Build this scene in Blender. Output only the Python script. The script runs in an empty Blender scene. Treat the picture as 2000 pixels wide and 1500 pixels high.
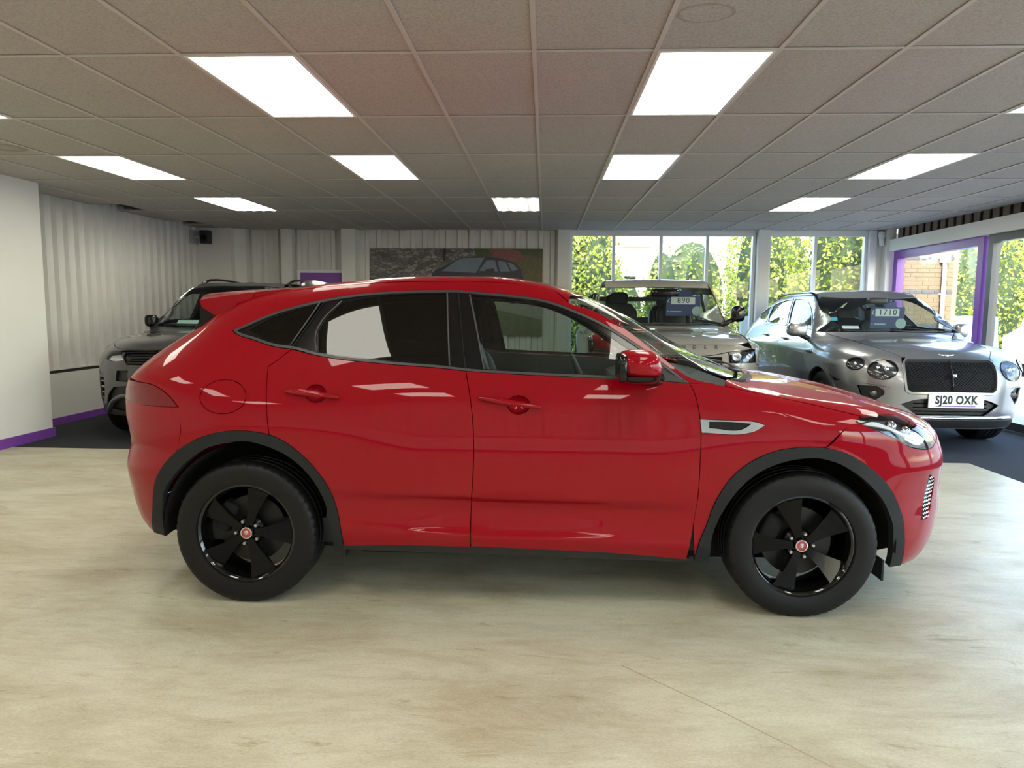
import bpy, bmesh, math, random
import numpy as np
from mathutils import Vector, Matrix, geometry
random.seed(7); rng = np.random.default_rng(7)
SC = bpy.context.scene; COL = SC.collection
# ---------------------------------------------------------------- camera
F_PX = 1366.0; YAW, PITCH, ROLL, EYE = -.04639, -.10345, .0075, 1.418
cy, sy, cp, sp, cr, sr = math.cos(YAW), math.sin(YAW), math.cos(PITCH), math.sin(PITCH), math.cos(ROLL), math.sin(ROLL)
fw = Vector((sy*cp, cy*cp, sp)); ri = Vector((cy, -sy, 0)); up = ri.cross(fw)
r2 = cr*ri + sr*up; u2 = -sr*ri + cr*up
cd = bpy.data.cameras.new('camera'); co = bpy.data.objects.new('camera', cd); COL.objects.link(co)
co.matrix_world = Matrix(((r2.x, u2.x, -fw.x, 0), (r2.y, u2.y, -fw.y, 0), (r2.z, u2.z, -fw.z, EYE), (0, 0, 0, 1)))
cd.sensor_width = 36; cd.lens = 36*F_PX/2000; cd.clip_end = 300; cd.clip_start = .05
SC.camera = co
# ---------------------------------------------------------------- sky, sun, exposure
wd = bpy.data.worlds.new('sky'); SC.world = wd; wd.use_nodes = True
nt = wd.node_tree; bg = nt.nodes['Background']
sky = nt.nodes.new('ShaderNodeTexSky'); sky.sky_type = 'NISHITA'; sky.sun_disc = False
sky.sun_elevation = math.radians(30); sky.sun_rotation = math.radians(190); sky.dust_density = 2.0; sky.air_density = 1.0
nt.links.new(sky.outputs[0], bg.inputs[0]); bg.inputs[1].default_value = 2.2
sl = bpy.data.lights.new('sun', 'SUN'); sl.energy = 11.0; sl.angle = .01; sl.color = (1, .95, .86)
so = bpy.data.objects.new('sun', sl); COL.objects.link(so); so.location = (-6, -20, 14)
so.rotation_euler = Vector((.16, .86, -.5)).to_track_quat('-Z', 'Y').to_euler()
SC.view_settings.view_transform = 'Standard'; SC.view_settings.look = 'None'
SC.view_settings.exposure = -.1; SC.view_settings.gamma = 1; SC.view_settings.use_curve_mapping = False
LAMP = 10.5
# ---------------------------------------------------------------- materials
MATS = {}
def _mat(name):
    m = bpy.data.materials.new(name); m.use_nodes = True; MATS[name] = m
    return m, m.node_tree, m.node_tree.nodes['Principled BSDF']
def mat(name, col, rough=.5, metal=0., spec=.5, coat=0., coatr=.02, var=.06, vs=6., bump=0., bs=200., emit=0., ecol=None, stretch=None):
    """plain surface: base colour with a little noise variation, optional fine bump"""
    m, t, b = _mat(name); N = t.nodes.new; L = t.links.new
    tc = N('ShaderNodeTexCoord'); src = tc.outputs['Object']
    if stretch:
        mp = N('ShaderNodeMapping'); mp.inputs['Scale'].default_value = stretch; L(src, mp.inputs[0]); src = mp.outputs[0]
    nz = N('ShaderNodeTexNoise'); nz.inputs['Scale'].default_value = vs; nz.inputs['Detail'].default_value = 3; L(src, nz.inputs['Vector'])
    mx = N('ShaderNodeMix'); mx.data_type = 'RGBA'
    mx.inputs[6].default_value = tuple(max(0, c*(1-var)) for c in col)+(1,); mx.inputs[7].default_value = tuple(min(1, c*(1+var)) for c in col)+(1,)
    L(nz.outputs['Fac'], mx.inputs[0]); L(mx.outputs[2], b.inputs['Base Color'])
    b.inputs['Roughness'].default_value = rough; b.inputs['Metallic'].default_value = metal; b.inputs['Specular IOR Level'].default_value = spec
    b.inputs['Coat Weight'].default_value = coat; b.inputs['Coat Roughness'].default_value = coatr
    if bump:
        n2 = N('ShaderNodeTexNoise'); n2.inputs['Scale'].default_value = bs; n2.inputs['Detail'].default_value = 2; L(src, n2.inputs['Vector'])
        bp = N('ShaderNodeBump'); bp.inputs['Strength'].default_value = bump; bp.inputs['Distance'].default_value = .004
        L(n2.outputs['Fac'], bp.inputs['Height']); L(bp.outputs[0], b.inputs['Normal'])
    if emit:
        b.inputs['Emission Color'].default_value = tuple(ecol or col)+(1,); b.inputs['Emission Strength'].default_value = emit
    return m
def glass(name, tint, base=.05, rough=.0, gain=.9):
    m, t, b = _mat(name); N = t.nodes.new; L = t.links.new
    t.nodes.remove(b); out = t.nodes['Material Output']
    lw = N('ShaderNodeLayerWeight'); lw.inputs[0].default_value = .5
    pw = N('ShaderNodeMath'); pw.operation = 'POWER'; pw.inputs[1].default_value = 5; L(lw.outputs['Facing'], pw.inputs[0])
    ma = N('ShaderNodeMath'); ma.operation = 'MULTIPLY_ADD'; ma.inputs[1].default_value = gain; ma.inputs[2].default_value = base; ma.use_clamp = True; L(pw.outputs[0], ma.inputs[0])
    tr = N('ShaderNodeBsdfTransparent'); tr.inputs[0].default_value = tuple(tint)+(1,)
    gl = N('ShaderNodeBsdfGlossy'); gl.inputs['Roughness'].default_value = rough; gl.inputs[0].default_value = (1, 1, 1, 1)
    mx = N('ShaderNodeMixShader'); L(ma.outputs[0], mx.inputs[0]); L(tr.outputs[0], mx.inputs[1]); L(gl.outputs[0], mx.inputs[2]); L(mx.outputs[0], out.inputs[0])
    return m
# ---------------------------------------------------------------- object helpers
def link(o, parent=None):
    COL.objects.link(o)
    if parent is not None: o.parent = parent
    return o
def mesh_obj(name, verts, faces, m, parent=None, smooth=False, normals=None):
    me = bpy.data.meshes.new(name); me.from_pydata([tuple(map(float, v)) for v in verts], [], [tuple(map(int, f)) for f in faces]); me.update()
    if isinstance(m, str): m = MATS[m]
    if m: me.materials.append(m)
    if smooth or normals is not None: me.polygons.foreach_set('use_smooth', [True]*len(me.polygons))
    if normals is not None: me.normals_split_custom_set_from_vertices([tuple(map(float, n)) for n in normals])
    return link(bpy.data.objects.new(name, me), parent)
def empty(name, loc=(0, 0, 0), rz=0.):
    o = bpy.data.objects.new(name, None); o.empty_display_size = .2; o.location = loc; o.rotation_euler = (0, 0, rz); return link(o)
def tag(o, label, cat, group=None):
    o['label'] = label; o['category'] = cat
    if group: o['group'] = group
    return o
def struct(o): o['kind'] = 'structure'; return o
class MB:
    """collects shapes into one mesh"""
    def __init__(s): s.v = []; s.f = []
    def add(s, v, f):
        n = len(s.v); s.v += [tuple(p) for p in v]; s.f += [tuple(i+n for i in q) for q in f]; return s
    def box(s, a, b):
        x0, y0, z0 = a; x1, y1, z1 = b
        return s.add([(x0, y0, z0), (x1, y0, z0), (x1, y1, z0), (x0, y1, z0), (x0, y0, z1), (x1, y0, z1), (x1, y1, z1), (x0, y1, z1)],
                     [(0, 3, 2, 1), (4, 5, 6, 7), (0, 1, 5, 4), (1, 2, 6, 5), (2, 3, 7, 6), (3, 0, 4, 7)])
    def prism(s, poly, axis, a, b):
        """2D polygon extruded along an axis: 'x' poly is (y,z), 'y' poly is (x,z), 'z' poly is (x,y)"""
        def P(p, t): return (t, p[0], p[1]) if axis == 'x' else (p[0], t, p[1]) if axis == 'y' else (p[0], p[1], t)
        n = len(poly); v = [P(p, a) for p in poly]+[P(p, b) for p in poly]
        return s.add(v, [tuple(range(n))[::-1], tuple(range(n, 2*n))]+[(i, (i+1) % n, n+(i+1) % n, n+i) for i in range(n)])
    def tube(s, pts, r, n=8):
        pts = [Vector(p) for p in pts]; rs = r if isinstance(r, (list, tuple)) else [r]*len(pts); rings = []; v = []; f = []
        for i, p in enumerate(pts):
            t = (pts[min(i+1, len(pts)-1)]-pts[max(i-1, 0)]).normalized(); a = t.orthogonal().normalized() if i == 0 else (rings[-1]-t*rings[-1].dot(t)).normalized()
            rings.append(a); b = t.cross(a)
            v += [p+rs[i]*(math.cos(2*math.pi*k/n)*a+math.sin(2*math.pi*k/n)*b) for k in range(n)]
        for i in range(len(pts)-1): f += [(i*n+k, i*n+(k+1) % n, (i+1)*n+(k+1) % n, (i+1)*n+k) for k in range(n)]
        f += [tuple(range(n))[::-1], tuple(range((len(pts)-1)*n, len(pts)*n))]
        return s.add(v, f)
    def lathe(s, prof, n=48, axis='y', cap=False):
        """profile of (radius, along-axis)"""
        v = []; f = []; m = len(prof)
        for k in range(n):
            c, q = math.cos(2*math.pi*k/n), math.sin(2*math.pi*k/n)
            for r, y in prof: v.append((r*c, y, r*q) if axis == 'y' else (r*c, r*q, y) if axis == 'z' else (y, r*c, r*q))
        for k in range(n):
            for i in range(m-1): f.append((k*m+i, k*m+i+1, ((k+1) % n)*m+i+1, ((k+1) % n)*m+i))
        if cap: f += [tuple(k*m for k in range(n)), tuple(k*m+m-1 for k in range(n))[::-1]]
        return s.add(v, f)
    def sq(s, c, r, e=.5, n=24, m=16, rot=None):
        """superellipsoid: a rounded box (e small) to ellipsoid (e=1)"""
        v = []; f = []; sg = lambda a, p: math.copysign(abs(a)**p, a)
        R = rot or Matrix.Identity(3)
        for i in range(m+1):
            t = -math.pi/2+math.pi*i/m
            for k in range(n):
                a = 2*math.pi*k/n
                q = R @ Vector((r[0]*sg(math.cos(t), e)*sg(math.cos(a), e), r[1]*sg(math.cos(t), e)*sg(math.sin(a), e), r[2]*sg(math.sin(t), e)))
                v.append((c[0]+q.x, c[1]+q.y, c[2]+q.z))
        for i in range(m):
            for k in range(n): f.append((i*n+k, i*n+(k+1) % n, (i+1)*n+(k+1) % n, (i+1)*n+k))
        return s.add(v, f)
    def go(s, name, m, parent=None, smooth=False, bevel=0., auto=None):
        o = mesh_obj(name, s.v, s.f, m, parent, smooth)
        if auto is not None:
            o.data.polygons.foreach_set('use_smooth', [True]*len(o.data.polygons))
            bm = bmesh.new(); bm.from_mesh(o.data)
            bmesh.ops.recalc_face_normals(bm, faces=bm.faces)
            for e in bm.edges:
                if len(e.link_faces) == 2 and e.calc_face_angle(0) > math.radians(auto): e.smooth = False
            bm.to_mesh(o.data); bm.free()
        if bevel:
            bm = bmesh.new(); bm.from_mesh(o.data); bmesh.ops.remove_doubles(bm, verts=bm.verts, dist=1e-5)
            bmesh.ops.bevel(bm, geom=list(bm.edges), offset=bevel, segments=2, affect='EDGES', profile=.6); bm.to_mesh(o.data); bm.free()
        return o
def R3(ax, deg): return Matrix.Rotation(math.radians(deg), 3, ax)
def text_mesh(s, size, depth=.002, spacing=1.0, align='CENTER', bold=0.):
    cu = bpy.data.curves.new('txt', 'FONT'); cu.body = s; cu.size = size; cu.extrude = depth; cu.align_x = align; cu.align_y = 'CENTER'; cu.space_character = spacing; cu.offset = bold; cu.resolution_u = 3
    ob = bpy.data.objects.new('txt', cu); COL.objects.link(ob); dg = bpy.context.evaluated_depsgraph_get()
    me = bpy.data.meshes.new_from_object(ob.evaluated_get(dg)); bpy.data.objects.remove(ob); bpy.data.curves.remove(cu)
    return me
def text_obj(name, s, size, m, parent, mtx, depth=.002, spacing=1.0, bold=0.):
    me = text_mesh(s, size, depth, spacing, 'CENTER', bold); me.materials.clear(); me.materials.append(MATS[m]); o = bpy.data.objects.new(name, me); link(o, parent); o.matrix_local = mtx
    return o
def copy_tree(o, parent=None):
    c = o.copy(); COL.objects.link(c); c.parent = parent
    for ch in list(o.children): copy_tree(ch, c)
    return c
def spl(pts):
    P=np.array(pts,float);X=P[:,0];Y=P[:,1];h=np.diff(X);dl=np.diff(Y)/h
    m=np.zeros(len(X));m[0]=dl[0];m[-1]=dl[-1]
    for i in range(1,len(X)-1):
        if dl[i-1]*dl[i]>0:
            w1=2*h[i]+h[i-1];w2=h[i]+2*h[i-1];m[i]=(w1+w2)/(w1/dl[i-1]+w2/dl[i])
    def f(x):
        x=np.asarray(x,float);xc=np.clip(x,X[0],X[-1]);i=np.clip(np.searchsorted(X,xc)-1,0,len(X)-2)
        t=(xc-X[i])/h[i];t2=t*t;t3=t2*t
        return (2*t3-3*t2+1)*Y[i]+(t3-2*t2+t)*h[i]*m[i]+(3*t2-2*t3)*Y[i+1]+(t3-t2)*h[i]*m[i+1]
    return f
def smax(a,b,k):
    h=np.clip(.5+.5*(a-b)/k,0,1);return b+(a-b)*h+k*h*(1-h)
def smin(a,b,k): return -smax(-a,-b,k)
def bump(x,c,w): 
    t=np.clip(np.abs((x-c)/w),0,1);return (1-t*t)**2
def sstep(x,a,b):
    t=np.clip((x-a)/(b-a),0,1);return t*t*(3-2*t)
class Surf:
    """implicit body f(x,d,z)<0 inside; charts: side (s,z) with fanned ends, top (x,d)"""
    def __init__(s,f,xF,xR,rho=.8,tmax=2.2):
        s.f=f;s.xF=xF;s.xR=xR;s.rho=rho;s.tmax=tmax
    def solve(s,o,v,n=44):
        lo=np.zeros(len(o));hi=np.full(len(o),s.tmax)
        for _ in range(n):
            m=.5*(lo+hi);p=o+v*m[:,None];ins=s.f(p[:,0],p[:,1],p[:,2])<0
            lo=np.where(ins,m,lo);hi=np.where(ins,hi,m)
        return o+v*(.5*(lo+hi))[:,None]
    def side(s,q):
        q=np.asarray(q,float);u=q[:,0];z=q[:,1]
        a=np.where(u>s.xF,(u-s.xF)/s.rho,np.where(u<s.xR,(u-s.xR)/s.rho,0.))
        o=np.stack([np.clip(u,s.xR,s.xF),0*u,z],1);v=np.stack([np.sin(a),np.cos(a),0*u],1)
        return s.solve(o,v)
    def side_inv(s,p):
        x,d,z=p[:,0],p[:,1],p[:,2]
        u=np.where(x>s.xF,s.xF+s.rho*np.arctan2(x-s.xF,d),np.where(x<s.xR,s.xR+s.rho*np.arctan2(x-s.xR,d),x))
        return np.stack([u,z],1)
    def top(s,q,z0=.7):
        q=np.asarray(q,float);o=np.stack([q[:,0],q[:,1],np.full(len(q),z0)],1)
        return s.solve(o,np.tile([0,0,1.],(len(q),1)))
    def normal(s,p,e=.002):
        g=np.zeros_like(p)
        for i in range(3):
            q=p.copy();q[:,i]+=e;r=p.copy();r[:,i]-=e
            g[:,i]=s.f(q[:,0],q[:,1],q[:,2])-s.f(r[:,0],r[:,1],r[:,2])
        return g/np.maximum(np.linalg.norm(g,axis=1)[:,None],1e-9)
# ---------------------------------------------------------------- outlined panels lifted onto a body surface
def smooth_poly(P, step, corner=38, closed=True):
    """Catmull-Rom through the points, corners kept, resampled to about step"""
    P = np.asarray(P, float); n = len(P); out = []
    def tang(i):
        a, b, c = P[(i-1) % n], P[i], P[(i+1) % n]
        if not closed and (i == 0 or i == n-1): return None
        u, v = b-a, c-b; lu, lv = np.hypot(*u), np.hypot(*v)
        ang = math.degrees(math.acos(max(-1, min(1, float(u@v)/(lu*lv+1e-12)))))
        if ang > corner: return None
        return (u/lu*lv+v/lv*lu)/(lu+lv)
    T = [tang(i) for i in range(n)]
    for i in range(n if closed else n-1):
        a, b = P[i], P[(i+1) % n]; L = np.hypot(*(b-a)); k = max(1, int(math.ceil(L/step)))
        d = (b-a)/max(L, 1e-9); t0 = T[i] if T[i] is not None else d; t1 = T[(i+1) % n] if T[(i+1) % n] is not None else d
        for j in range(k):
            t = j/k; t2, t3 = t*t, t*t*t
            out.append((2*t3-3*t2+1)*a+(t3-2*t2+t)*L*t0+(3*t2-2*t3)*b+(t3-t2)*L*t1)
    if not closed: out.append(P[-1])
    return np.array(out)
def inpoly(q, P):
    x, y = q[:, 0], q[:, 1]; r = np.zeros(len(q), bool); j = len(P)-1
    for i in range(len(P)):
        xi, yi = P[i]; xj, yj = P[j]
        if yi != yj:
            c = ((yi > y) != (yj > y)) & (x < (xj-xi)*(y-yi)/(yj-yi)+xi); r ^= c
        j = i
    return r
def offset_poly(P, e):
    """move the outline inwards by e"""
    A = .5*np.sum(P[:, 0]*np.roll(P[:, 1], -1)-np.roll(P[:, 0], -1)*P[:, 1]); s = 1 if A > 0 else -1
    d1 = P-np.roll(P, 1, 0); d2 = np.roll(P, -1, 0)-P
    n1 = np.stack([-d1[:, 1], d1[:, 0]], 1)*s; n2 = np.stack([-d2[:, 1], d2[:, 0]], 1)*s
    n1 /= np.hypot(n1[:, 0], n1[:, 1])[:, None]+1e-12; n2 /= np.hypot(n2[:, 0], n2[:, 1])[:, None]+1e-12
    m = n1+n2; m /= np.maximum(np.sum(m*m, 1)[:, None]/2, .35)
    return P+m*e
def dist_poly(q, P):
    d = np.full(len(q), 9.)
    for i in range(len(P)):
        a, b = P[i], P[(i+1) % len(P)]; ab = b-a; t = np.clip(((q-a)@ab)/(ab@ab+1e-12), 0, 1); d = np.minimum(d, np.hypot(*(q-a-t[:, None]*ab).T))
    return d
def cdt(P, holes, step):
    loops = [P]+holes; pts = []; edges = []
    for lp in loops:
        n0 = len(pts); n = len(lp); pts += [tuple(p) for p in lp]; edges += [(n0+i, n0+(i+1) % n) for i in range(n)]
    lo, hi = P.min(0), P.max(0); gx = np.arange(lo[0], hi[0], step); gy = np.arange(lo[1], hi[1], step*.87)
    G = np.array([(x+(step/2 if j % 2 else 0), y) for j, y in enumerate(gy) for x in gx]) if len(gx) and len(gy) else np.zeros((0, 2))
    if len(G):
        k = inpoly(G, P)
        for h in holes: k &= ~inpoly(G, h)
        G = G[k]
        if len(G):
            k = np.ones(len(G), bool)
            for lp in loops: k &= dist_poly(G, lp) > .45*step
            G = G[k]
    pts += [tuple(p) for p in G]
    r = geometry.delaunay_2d_cdt([Vector(p) for p in pts], edges, [], 0, 1e-7)
    V = np.array([tuple(v) for v in r[0]]); Fc = np.array([f for f in r[2] if len(f) == 3]); c = V[Fc].mean(1)
    k = inpoly(c, P)
    for h in holes: k &= ~inpoly(c, h)
    return V, Fc[k]
def panel(name, S, poly, m, parent, chart='side', holes=(), sgn=1, step=.05, flange=.012, gap=.0018, off=0., smooth=True, disp=None, corner=38, bstep=None, z0=.7):
    """a body panel: outline in chart coordinates, lifted onto S, edges folded inwards"""
    bs = bstep or step*.6
    P = smooth_poly(poly, bs, corner) if smooth else smooth_poly(poly, bs, -1)
    if gap: P = offset_poly(P, gap)
    H = [offset_poly(smooth_poly(h, bs, corner), -gap) if gap else smooth_poly(h, bs, corner) for h in holes]
    V, Fc = cdt(P, H, step)
    lift = S.side if chart == 'side' else (lambda q: S.top(q, z0))
    X = lift(V); N = S.normal(X); X = X+N*off
    if disp is not None: X, N = disp(V, X, N)
    loops = [P]+H
    g = np.cross(X[Fc[:, 1]]-X[Fc[:, 0]], X[Fc[:, 2]]-X[Fc[:, 0]]); fl = np.sum(g*N[Fc].mean(1), 1) < 0
    Fc[fl] = Fc[fl][:, ::-1]
    sv = np.array([1, sgn, 1.]); verts = list(X*sv); norms = list(N*sv); faces = [tuple(f) if sgn > 0 else tuple(f[::-1]) for f in Fc]
    if flange:
        for li, lp in enumerate(loops):
            A = lift(lp); NA = S.normal(A); A = A+NA*off; B = A-NA*flange; T = np.roll(A, -1, 0)-np.roll(A, 1, 0); O = np.cross(T, NA); O /= np.linalg.norm(O, axis=1)[:, None]+1e-9
            c = A.mean(0); s_ = 1 if np.sum((A-c)*O) > 0 else -1
            if li: s_ = -s_
            O = O*s_; n0 = len(verts); n = len(lp)
            verts += list(A*sv)+list(B*sv); norms += list(O*sv)*2
            for i in range(n):
                j = (i+1) % n; q = [n0+i, n0+j, n0+n+j, n0+n+i]
                gn = np.cross(np.array(verts[q[1]])-verts[q[0]], np.array(verts[q[3]])-verts[q[0]])
                if gn@norms[n0+i] < 0: q = q[::-1]
                faces.append(tuple(q))
    return mesh_obj(name, verts, faces, m, parent, normals=norms)
def ell2(cx, cy_, rx, ry, n=28, rot=0.):
    c, s = math.cos(rot), math.sin(rot)
    return [(cx+c*rx*math.cos(t)-s*ry*math.sin(t), cy_+s*rx*math.cos(t)+c*ry*math.sin(t)) for t in np.linspace(0, 2*math.pi, n, endpoint=False)]
# ================================================================ room shell
XL, XR_, YB, YF, CZ, CS = -5.95, 5.70, 12.15, -4.80, 2.66, .0108
GX, GY = -.0695, 3.619
mat('plaster', (.80, .80, .76), .75, var=.03, vs=1.5, bump=.08, bs=60)
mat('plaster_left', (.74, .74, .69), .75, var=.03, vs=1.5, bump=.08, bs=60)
mat('clad_white', (.70, .69, .65), .55, var=.05, vs=2.0)
mat('clad_brown', (.20, .16, .13), .7, var=.1, vs=3)
mat('clad_brown_shaded', (.055, .035, .03), .7, var=.1, vs=3)  # ribbed liner lies in shadow; that shade is painted into both browns
mat('purple', (.20, .06, .36), .45, var=.04)
mat('purple_frame', (.19, .05, .33), .38, var=.04)
mat('alu_white', (.80, .80, .82), .4, var=.02)
mat('shaded_frame', (.06, .055, .06), .4, var=.05)  # shadow on the door frame painted in as dark grey
mat('gap_dark', (.05, .045, .04), .8)
mat('void_dark', (.02, .02, .02), .9)
mat('roofing', (.3, .3, .3), .8)
mat('tee', (.60, .58, .55), .5, var=.03)
glass('window_glass', (.93, .96, .95), .008, gain=.6)
# ceiling tile: mineral fibre with fine pitting
def tile_mat(name, ring=None):
    m = mat(name, (.52, .50, .475), .9, var=.05, vs=1.3, bump=.5, bs=160)
    t = m.node_tree; N = t.nodes.new; L = t.links.new; b = t.nodes['Principled BSDF']; base = b.inputs['Base Color'].links[0].from_socket
    n3 = N('ShaderNodeTexNoise'); n3.inputs['Scale'].default_value = 90; n3.inputs['Detail'].default_value = 2
    tc = N('ShaderNodeTexCoord'); L(tc.outputs['Object'], n3.inputs['Vector'])
    rp = N('ShaderNodeValToRGB'); rp.color_ramp.elements[0].position = .35; rp.color_ramp.elements[0].color = (.80, .80, .79, 1); rp.color_ramp.elements[1].position = .6; rp.color_ramp.elements[1].color = (1, 1, 1, 1)
    L(n3.outputs['Fac'], rp.inputs[0]); mm = N('ShaderNodeMix'); mm.data_type = 'RGBA'; mm.blend_type = 'MULTIPLY'; mm.inputs[0].default_value = 1
    L(base, mm.inputs[6]); L(rp.outputs[0], mm.inputs[7]); col = mm.outputs[2]
    if ring:
        cx, cyy, rx, ry, wdt, amt = ring
        mp = N('ShaderNodeMapping'); mp.inputs['Location'].default_value = (-cx/rx, -cyy/ry, 0); mp.inputs['Scale'].default_value = (1/rx, 1/ry, 0); L(tc.outputs['Object'], mp.inputs[0])
        nn = N('ShaderNodeTexNoise'); nn.inputs['Scale'].default_value = 2.5; L(mp.outputs[0], nn.inputs['Vector'])
        vl = N('ShaderNodeVectorMath'); vl.operation = 'LENGTH'; L(mp.outputs[0], vl.inputs[0])
        ad = N('ShaderNodeMath'); ad.operation = 'MULTIPLY_ADD'; ad.inputs[1].default_value = .25; L(nn.outputs['Fac'], ad.inputs[0]); L(vl.outputs['Value'], ad.inputs[2])
        r2_ = N('ShaderNodeValToRGB'); e = r2_.color_ramp.elements; e[0].position = max(0, .98-wdt); e[0].color = (0, 0, 0, 1); e[1].position = .99; e[1].color = (amt, amt, amt, 1)
        x = e.new(min(1, .99+.10)); x.color = (0, 0, 0, 1)
        mu = N('ShaderNodeMath'); mu.operation = 'MULTIPLY'; mu.inputs[1].default_value = .88; L(ad.outputs[0], mu.inputs[0]); L(mu.outputs[0], r2_.inputs[0])
        m2 = N('ShaderNodeMix'); m2.data_type = 'RGBA'; m2.inputs[7].default_value = (.24, .18, .11, 1); L(r2_.outputs[0], m2.inputs[0]); L(col, m2.inputs[6]); col = m2.outputs[2]
    L(col, b.inputs['Base Color'])
    return m
tile_mat('ceiling_tile'); tile_mat('tile_stain_a', (-.155, .18, .125, .10, .16, .6)); tile_mat('tile_stain_b', (.06, .08, .085, .08, .12, .45)); tile_mat('tile_stain_c', (.11, .31, .17, .15, .9, .6))
# vinyl floor: pale sandy boards, streaked along the room, scuffed
def vinyl():
    m, t, b = _mat('vinyl'); N = t.nodes.new; L = t.links.new
    tc = N('ShaderNodeTexCoord')
    def noise(sc, detail, rough, stretch, dist=0):
        mp = N('ShaderNodeMapping'); mp.inputs['Scale'].default_value = stretch; L(tc.outputs['Object'], mp.inputs[0])
        n = N('ShaderNodeTexNoise'); n.inputs['Scale'].default_value = sc; n.inputs['Detail'].default_value = detail; n.inputs['Roughness'].default_value = rough; n.inputs['Distortion'].default_value = dist; L(mp.outputs[0], n.inputs['Vector']); return n.outputs['Fac']
    def ramp(fac, p0, c0, p1, c1):
        r = N('ShaderNodeValToRGB'); e = r.color_ramp.elements; e[0].position = p0; e[0].color = c0+(1,); e[1].position = p1; e[1].color = c1+(1,); L(fac, r.inputs[0]); return r.outputs[0]
    def mul(a, bb, f=1.):
        x = N('ShaderNodeMix'); x.data_type = 'RGBA'; x.blend_type = 'MULTIPLY'; x.inputs[0].default_value = f; L(a, x.inputs[6]); L(bb, x.inputs[7]); return x.outputs[2]
    c = ramp(noise(1.7, 12, .74, (.62, 1.4, 1), .5), .36, (.47, .42, .295), .56, (.625, .60, .46))
    c = mul(c, ramp(noise(15, 9, .78, (.22, 1.0, 1), .3), .30, (.82, .80, .75), .52, (1, 1, 1)))
    c = mul(c, ramp(noise(7.5, 11, .80, (.42, 1.7, 1), 1.6), .315, (.52, .44, .34), .395, (1, 1, 1)))
    c = mul(c, ramp(noise(2.4, 10, .72, (.55, 1.5, 1), 2.2), .30, (.66, .60, .48), .40, (1, 1, 1)))
    c = mul(c, ramp(noise(150, 4, .75, (.5, 1, 1)), .32, (.80, .79, .76), .56, (1, 1, 1)))
    L(c, b.inputs['Base Color'])
    rr = ramp(noise(6, 5, .6, (.5, 1.4, 1)), .3, (.30, .30, .30), .7, (.46, .46, .46)); L(rr, b.inputs['Roughness'])
    b.inputs['Specular IOR Level'].default_value = .45
    bp = N('ShaderNodeBump'); bp.inputs['Strength'].default_value = .12; bp.inputs['Distance'].default_value = .003; L(noise(30, 6, .7, (.2, 1, 1)), bp.inputs['Height']); L(bp.outputs[0], b.inputs['Normal'])
vinyl()
mat('carpet', (.040, .043, .050), .95, var=.35, vs=120, bump=.5, bs=500, spec=.15)
# floor
fl = struct(MB().box((-7, YF, -.12), (4.08, 6.80, 0)).go('floor', 'vinyl'))
struct(MB().prism([(-7, 6.80), (4.08, 6.80), (4.08, YF), (6.0, YF), (6.0, YB+.2), (-7, YB+.2)], 'z', -.12, 0).go('floor_carpet', 'carpet'))
MB().prism([(.322, 2.708), (.327, 2.711), (.636, 2.417), (.94, 2.09), (.936, 2.087), (.632, 2.414)], 'z', -.001, .0005).go('floor_seam', mat('seam', (.38, .33, .25), .6), fl)
# ---- ceiling: sloped grid
ceil = struct(MB().box((XL-.3, YF-.2, .20), (XR_+.3, YB+.3, .24)).go('ceiling', 'void_dark')); ceil.location = (0, 0, CZ); ceil.rotation_euler = (math.atan(CS), 0, 0)
LIGHTS = {(c, r) for c in (-7, -3, 1, 5) for r in (-6, -4, -2, 0, 2)}; TUBES = {(-7, 4), (-1, 4), (5, 4)}
STAIN = {(1, -1): 'tile_stain_a', (-5, 0): 'tile_stain_b', (-8, 1): 'tile_stain_c'}
def tile_mesh(w, l):
    k = (round(w, 3), round(l, 3))
    if k not in tile_mesh.c:
        o = MB().box((-w/2, -l/2, .007), (w/2, l/2, .024)).go('ceiling_tile', 'ceiling_tile'); tile_mesh.c[k] = o.data; bpy.data.objects.remove(o)
    return tile_mesh.c[k]
tile_mesh.c = {}
cols = [(max(GX+.6*c, XL), min(GX+.6*c+.6, XR_), c) for c in range(-10, 10) if GX+.6*c < XR_-.05 and GX+.6*c+.6 > XL+.05]
rows = [(max(GY+1.2*r, YF), min(GY+1.2*r+1.2, YB), r) for r in range(-8, 8) if GY+1.2*r < YB-.05 and GY+1.2*r+1.2 > YF+.05]
for x0, x1, c in cols:
    for y0, y1, r in rows:
        if (c, r) in LIGHTS or (c, r) in TUBES: continue
        a, b_ = y0, y1
        if c == cols[0][2] and r == 4: b_ = y0+.62
        if c == cols[0][2] and r == 6: a = y0+.55
        o = link(bpy.data.objects.new('ceiling_tile', tile_mesh(x1-x0-.018, b_-a-.018)), ceil); o.location = ((x0+x1)/2, (a+b_)/2, 0)
        if (c, r) in STAIN:
            o.data = o.data.copy(); o.data.materials[0] = MATS[STAIN[(c, r)]]
for x0, x1, c in cols[1:]:
    MB().box((x0-.012, YF, 0), (x0+.012, YB, .004)).box((x0-.003, YF, .004), (x0+.003, YB, .045)).go('ceiling_runner', 'tee', ceil)
tm = {}
for y0, y1, r in rows[1:]:
    for x0, x1, c in cols:
        k = round(x1-x0, 3)
        if k not in tm:
            o = MB().box((-k/2+.012, -.012, .0005), (k/2-.012, .012, .0045)).go('ceiling_cross_tee', 'tee'); tm[k] = o.data; bpy.data.objects.remove(o)
        o = link(bpy.data.objects.new('ceiling_cross_tee', tm[k]), ceil); o.location = ((x0+x1)/2, y0, 0)
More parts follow.
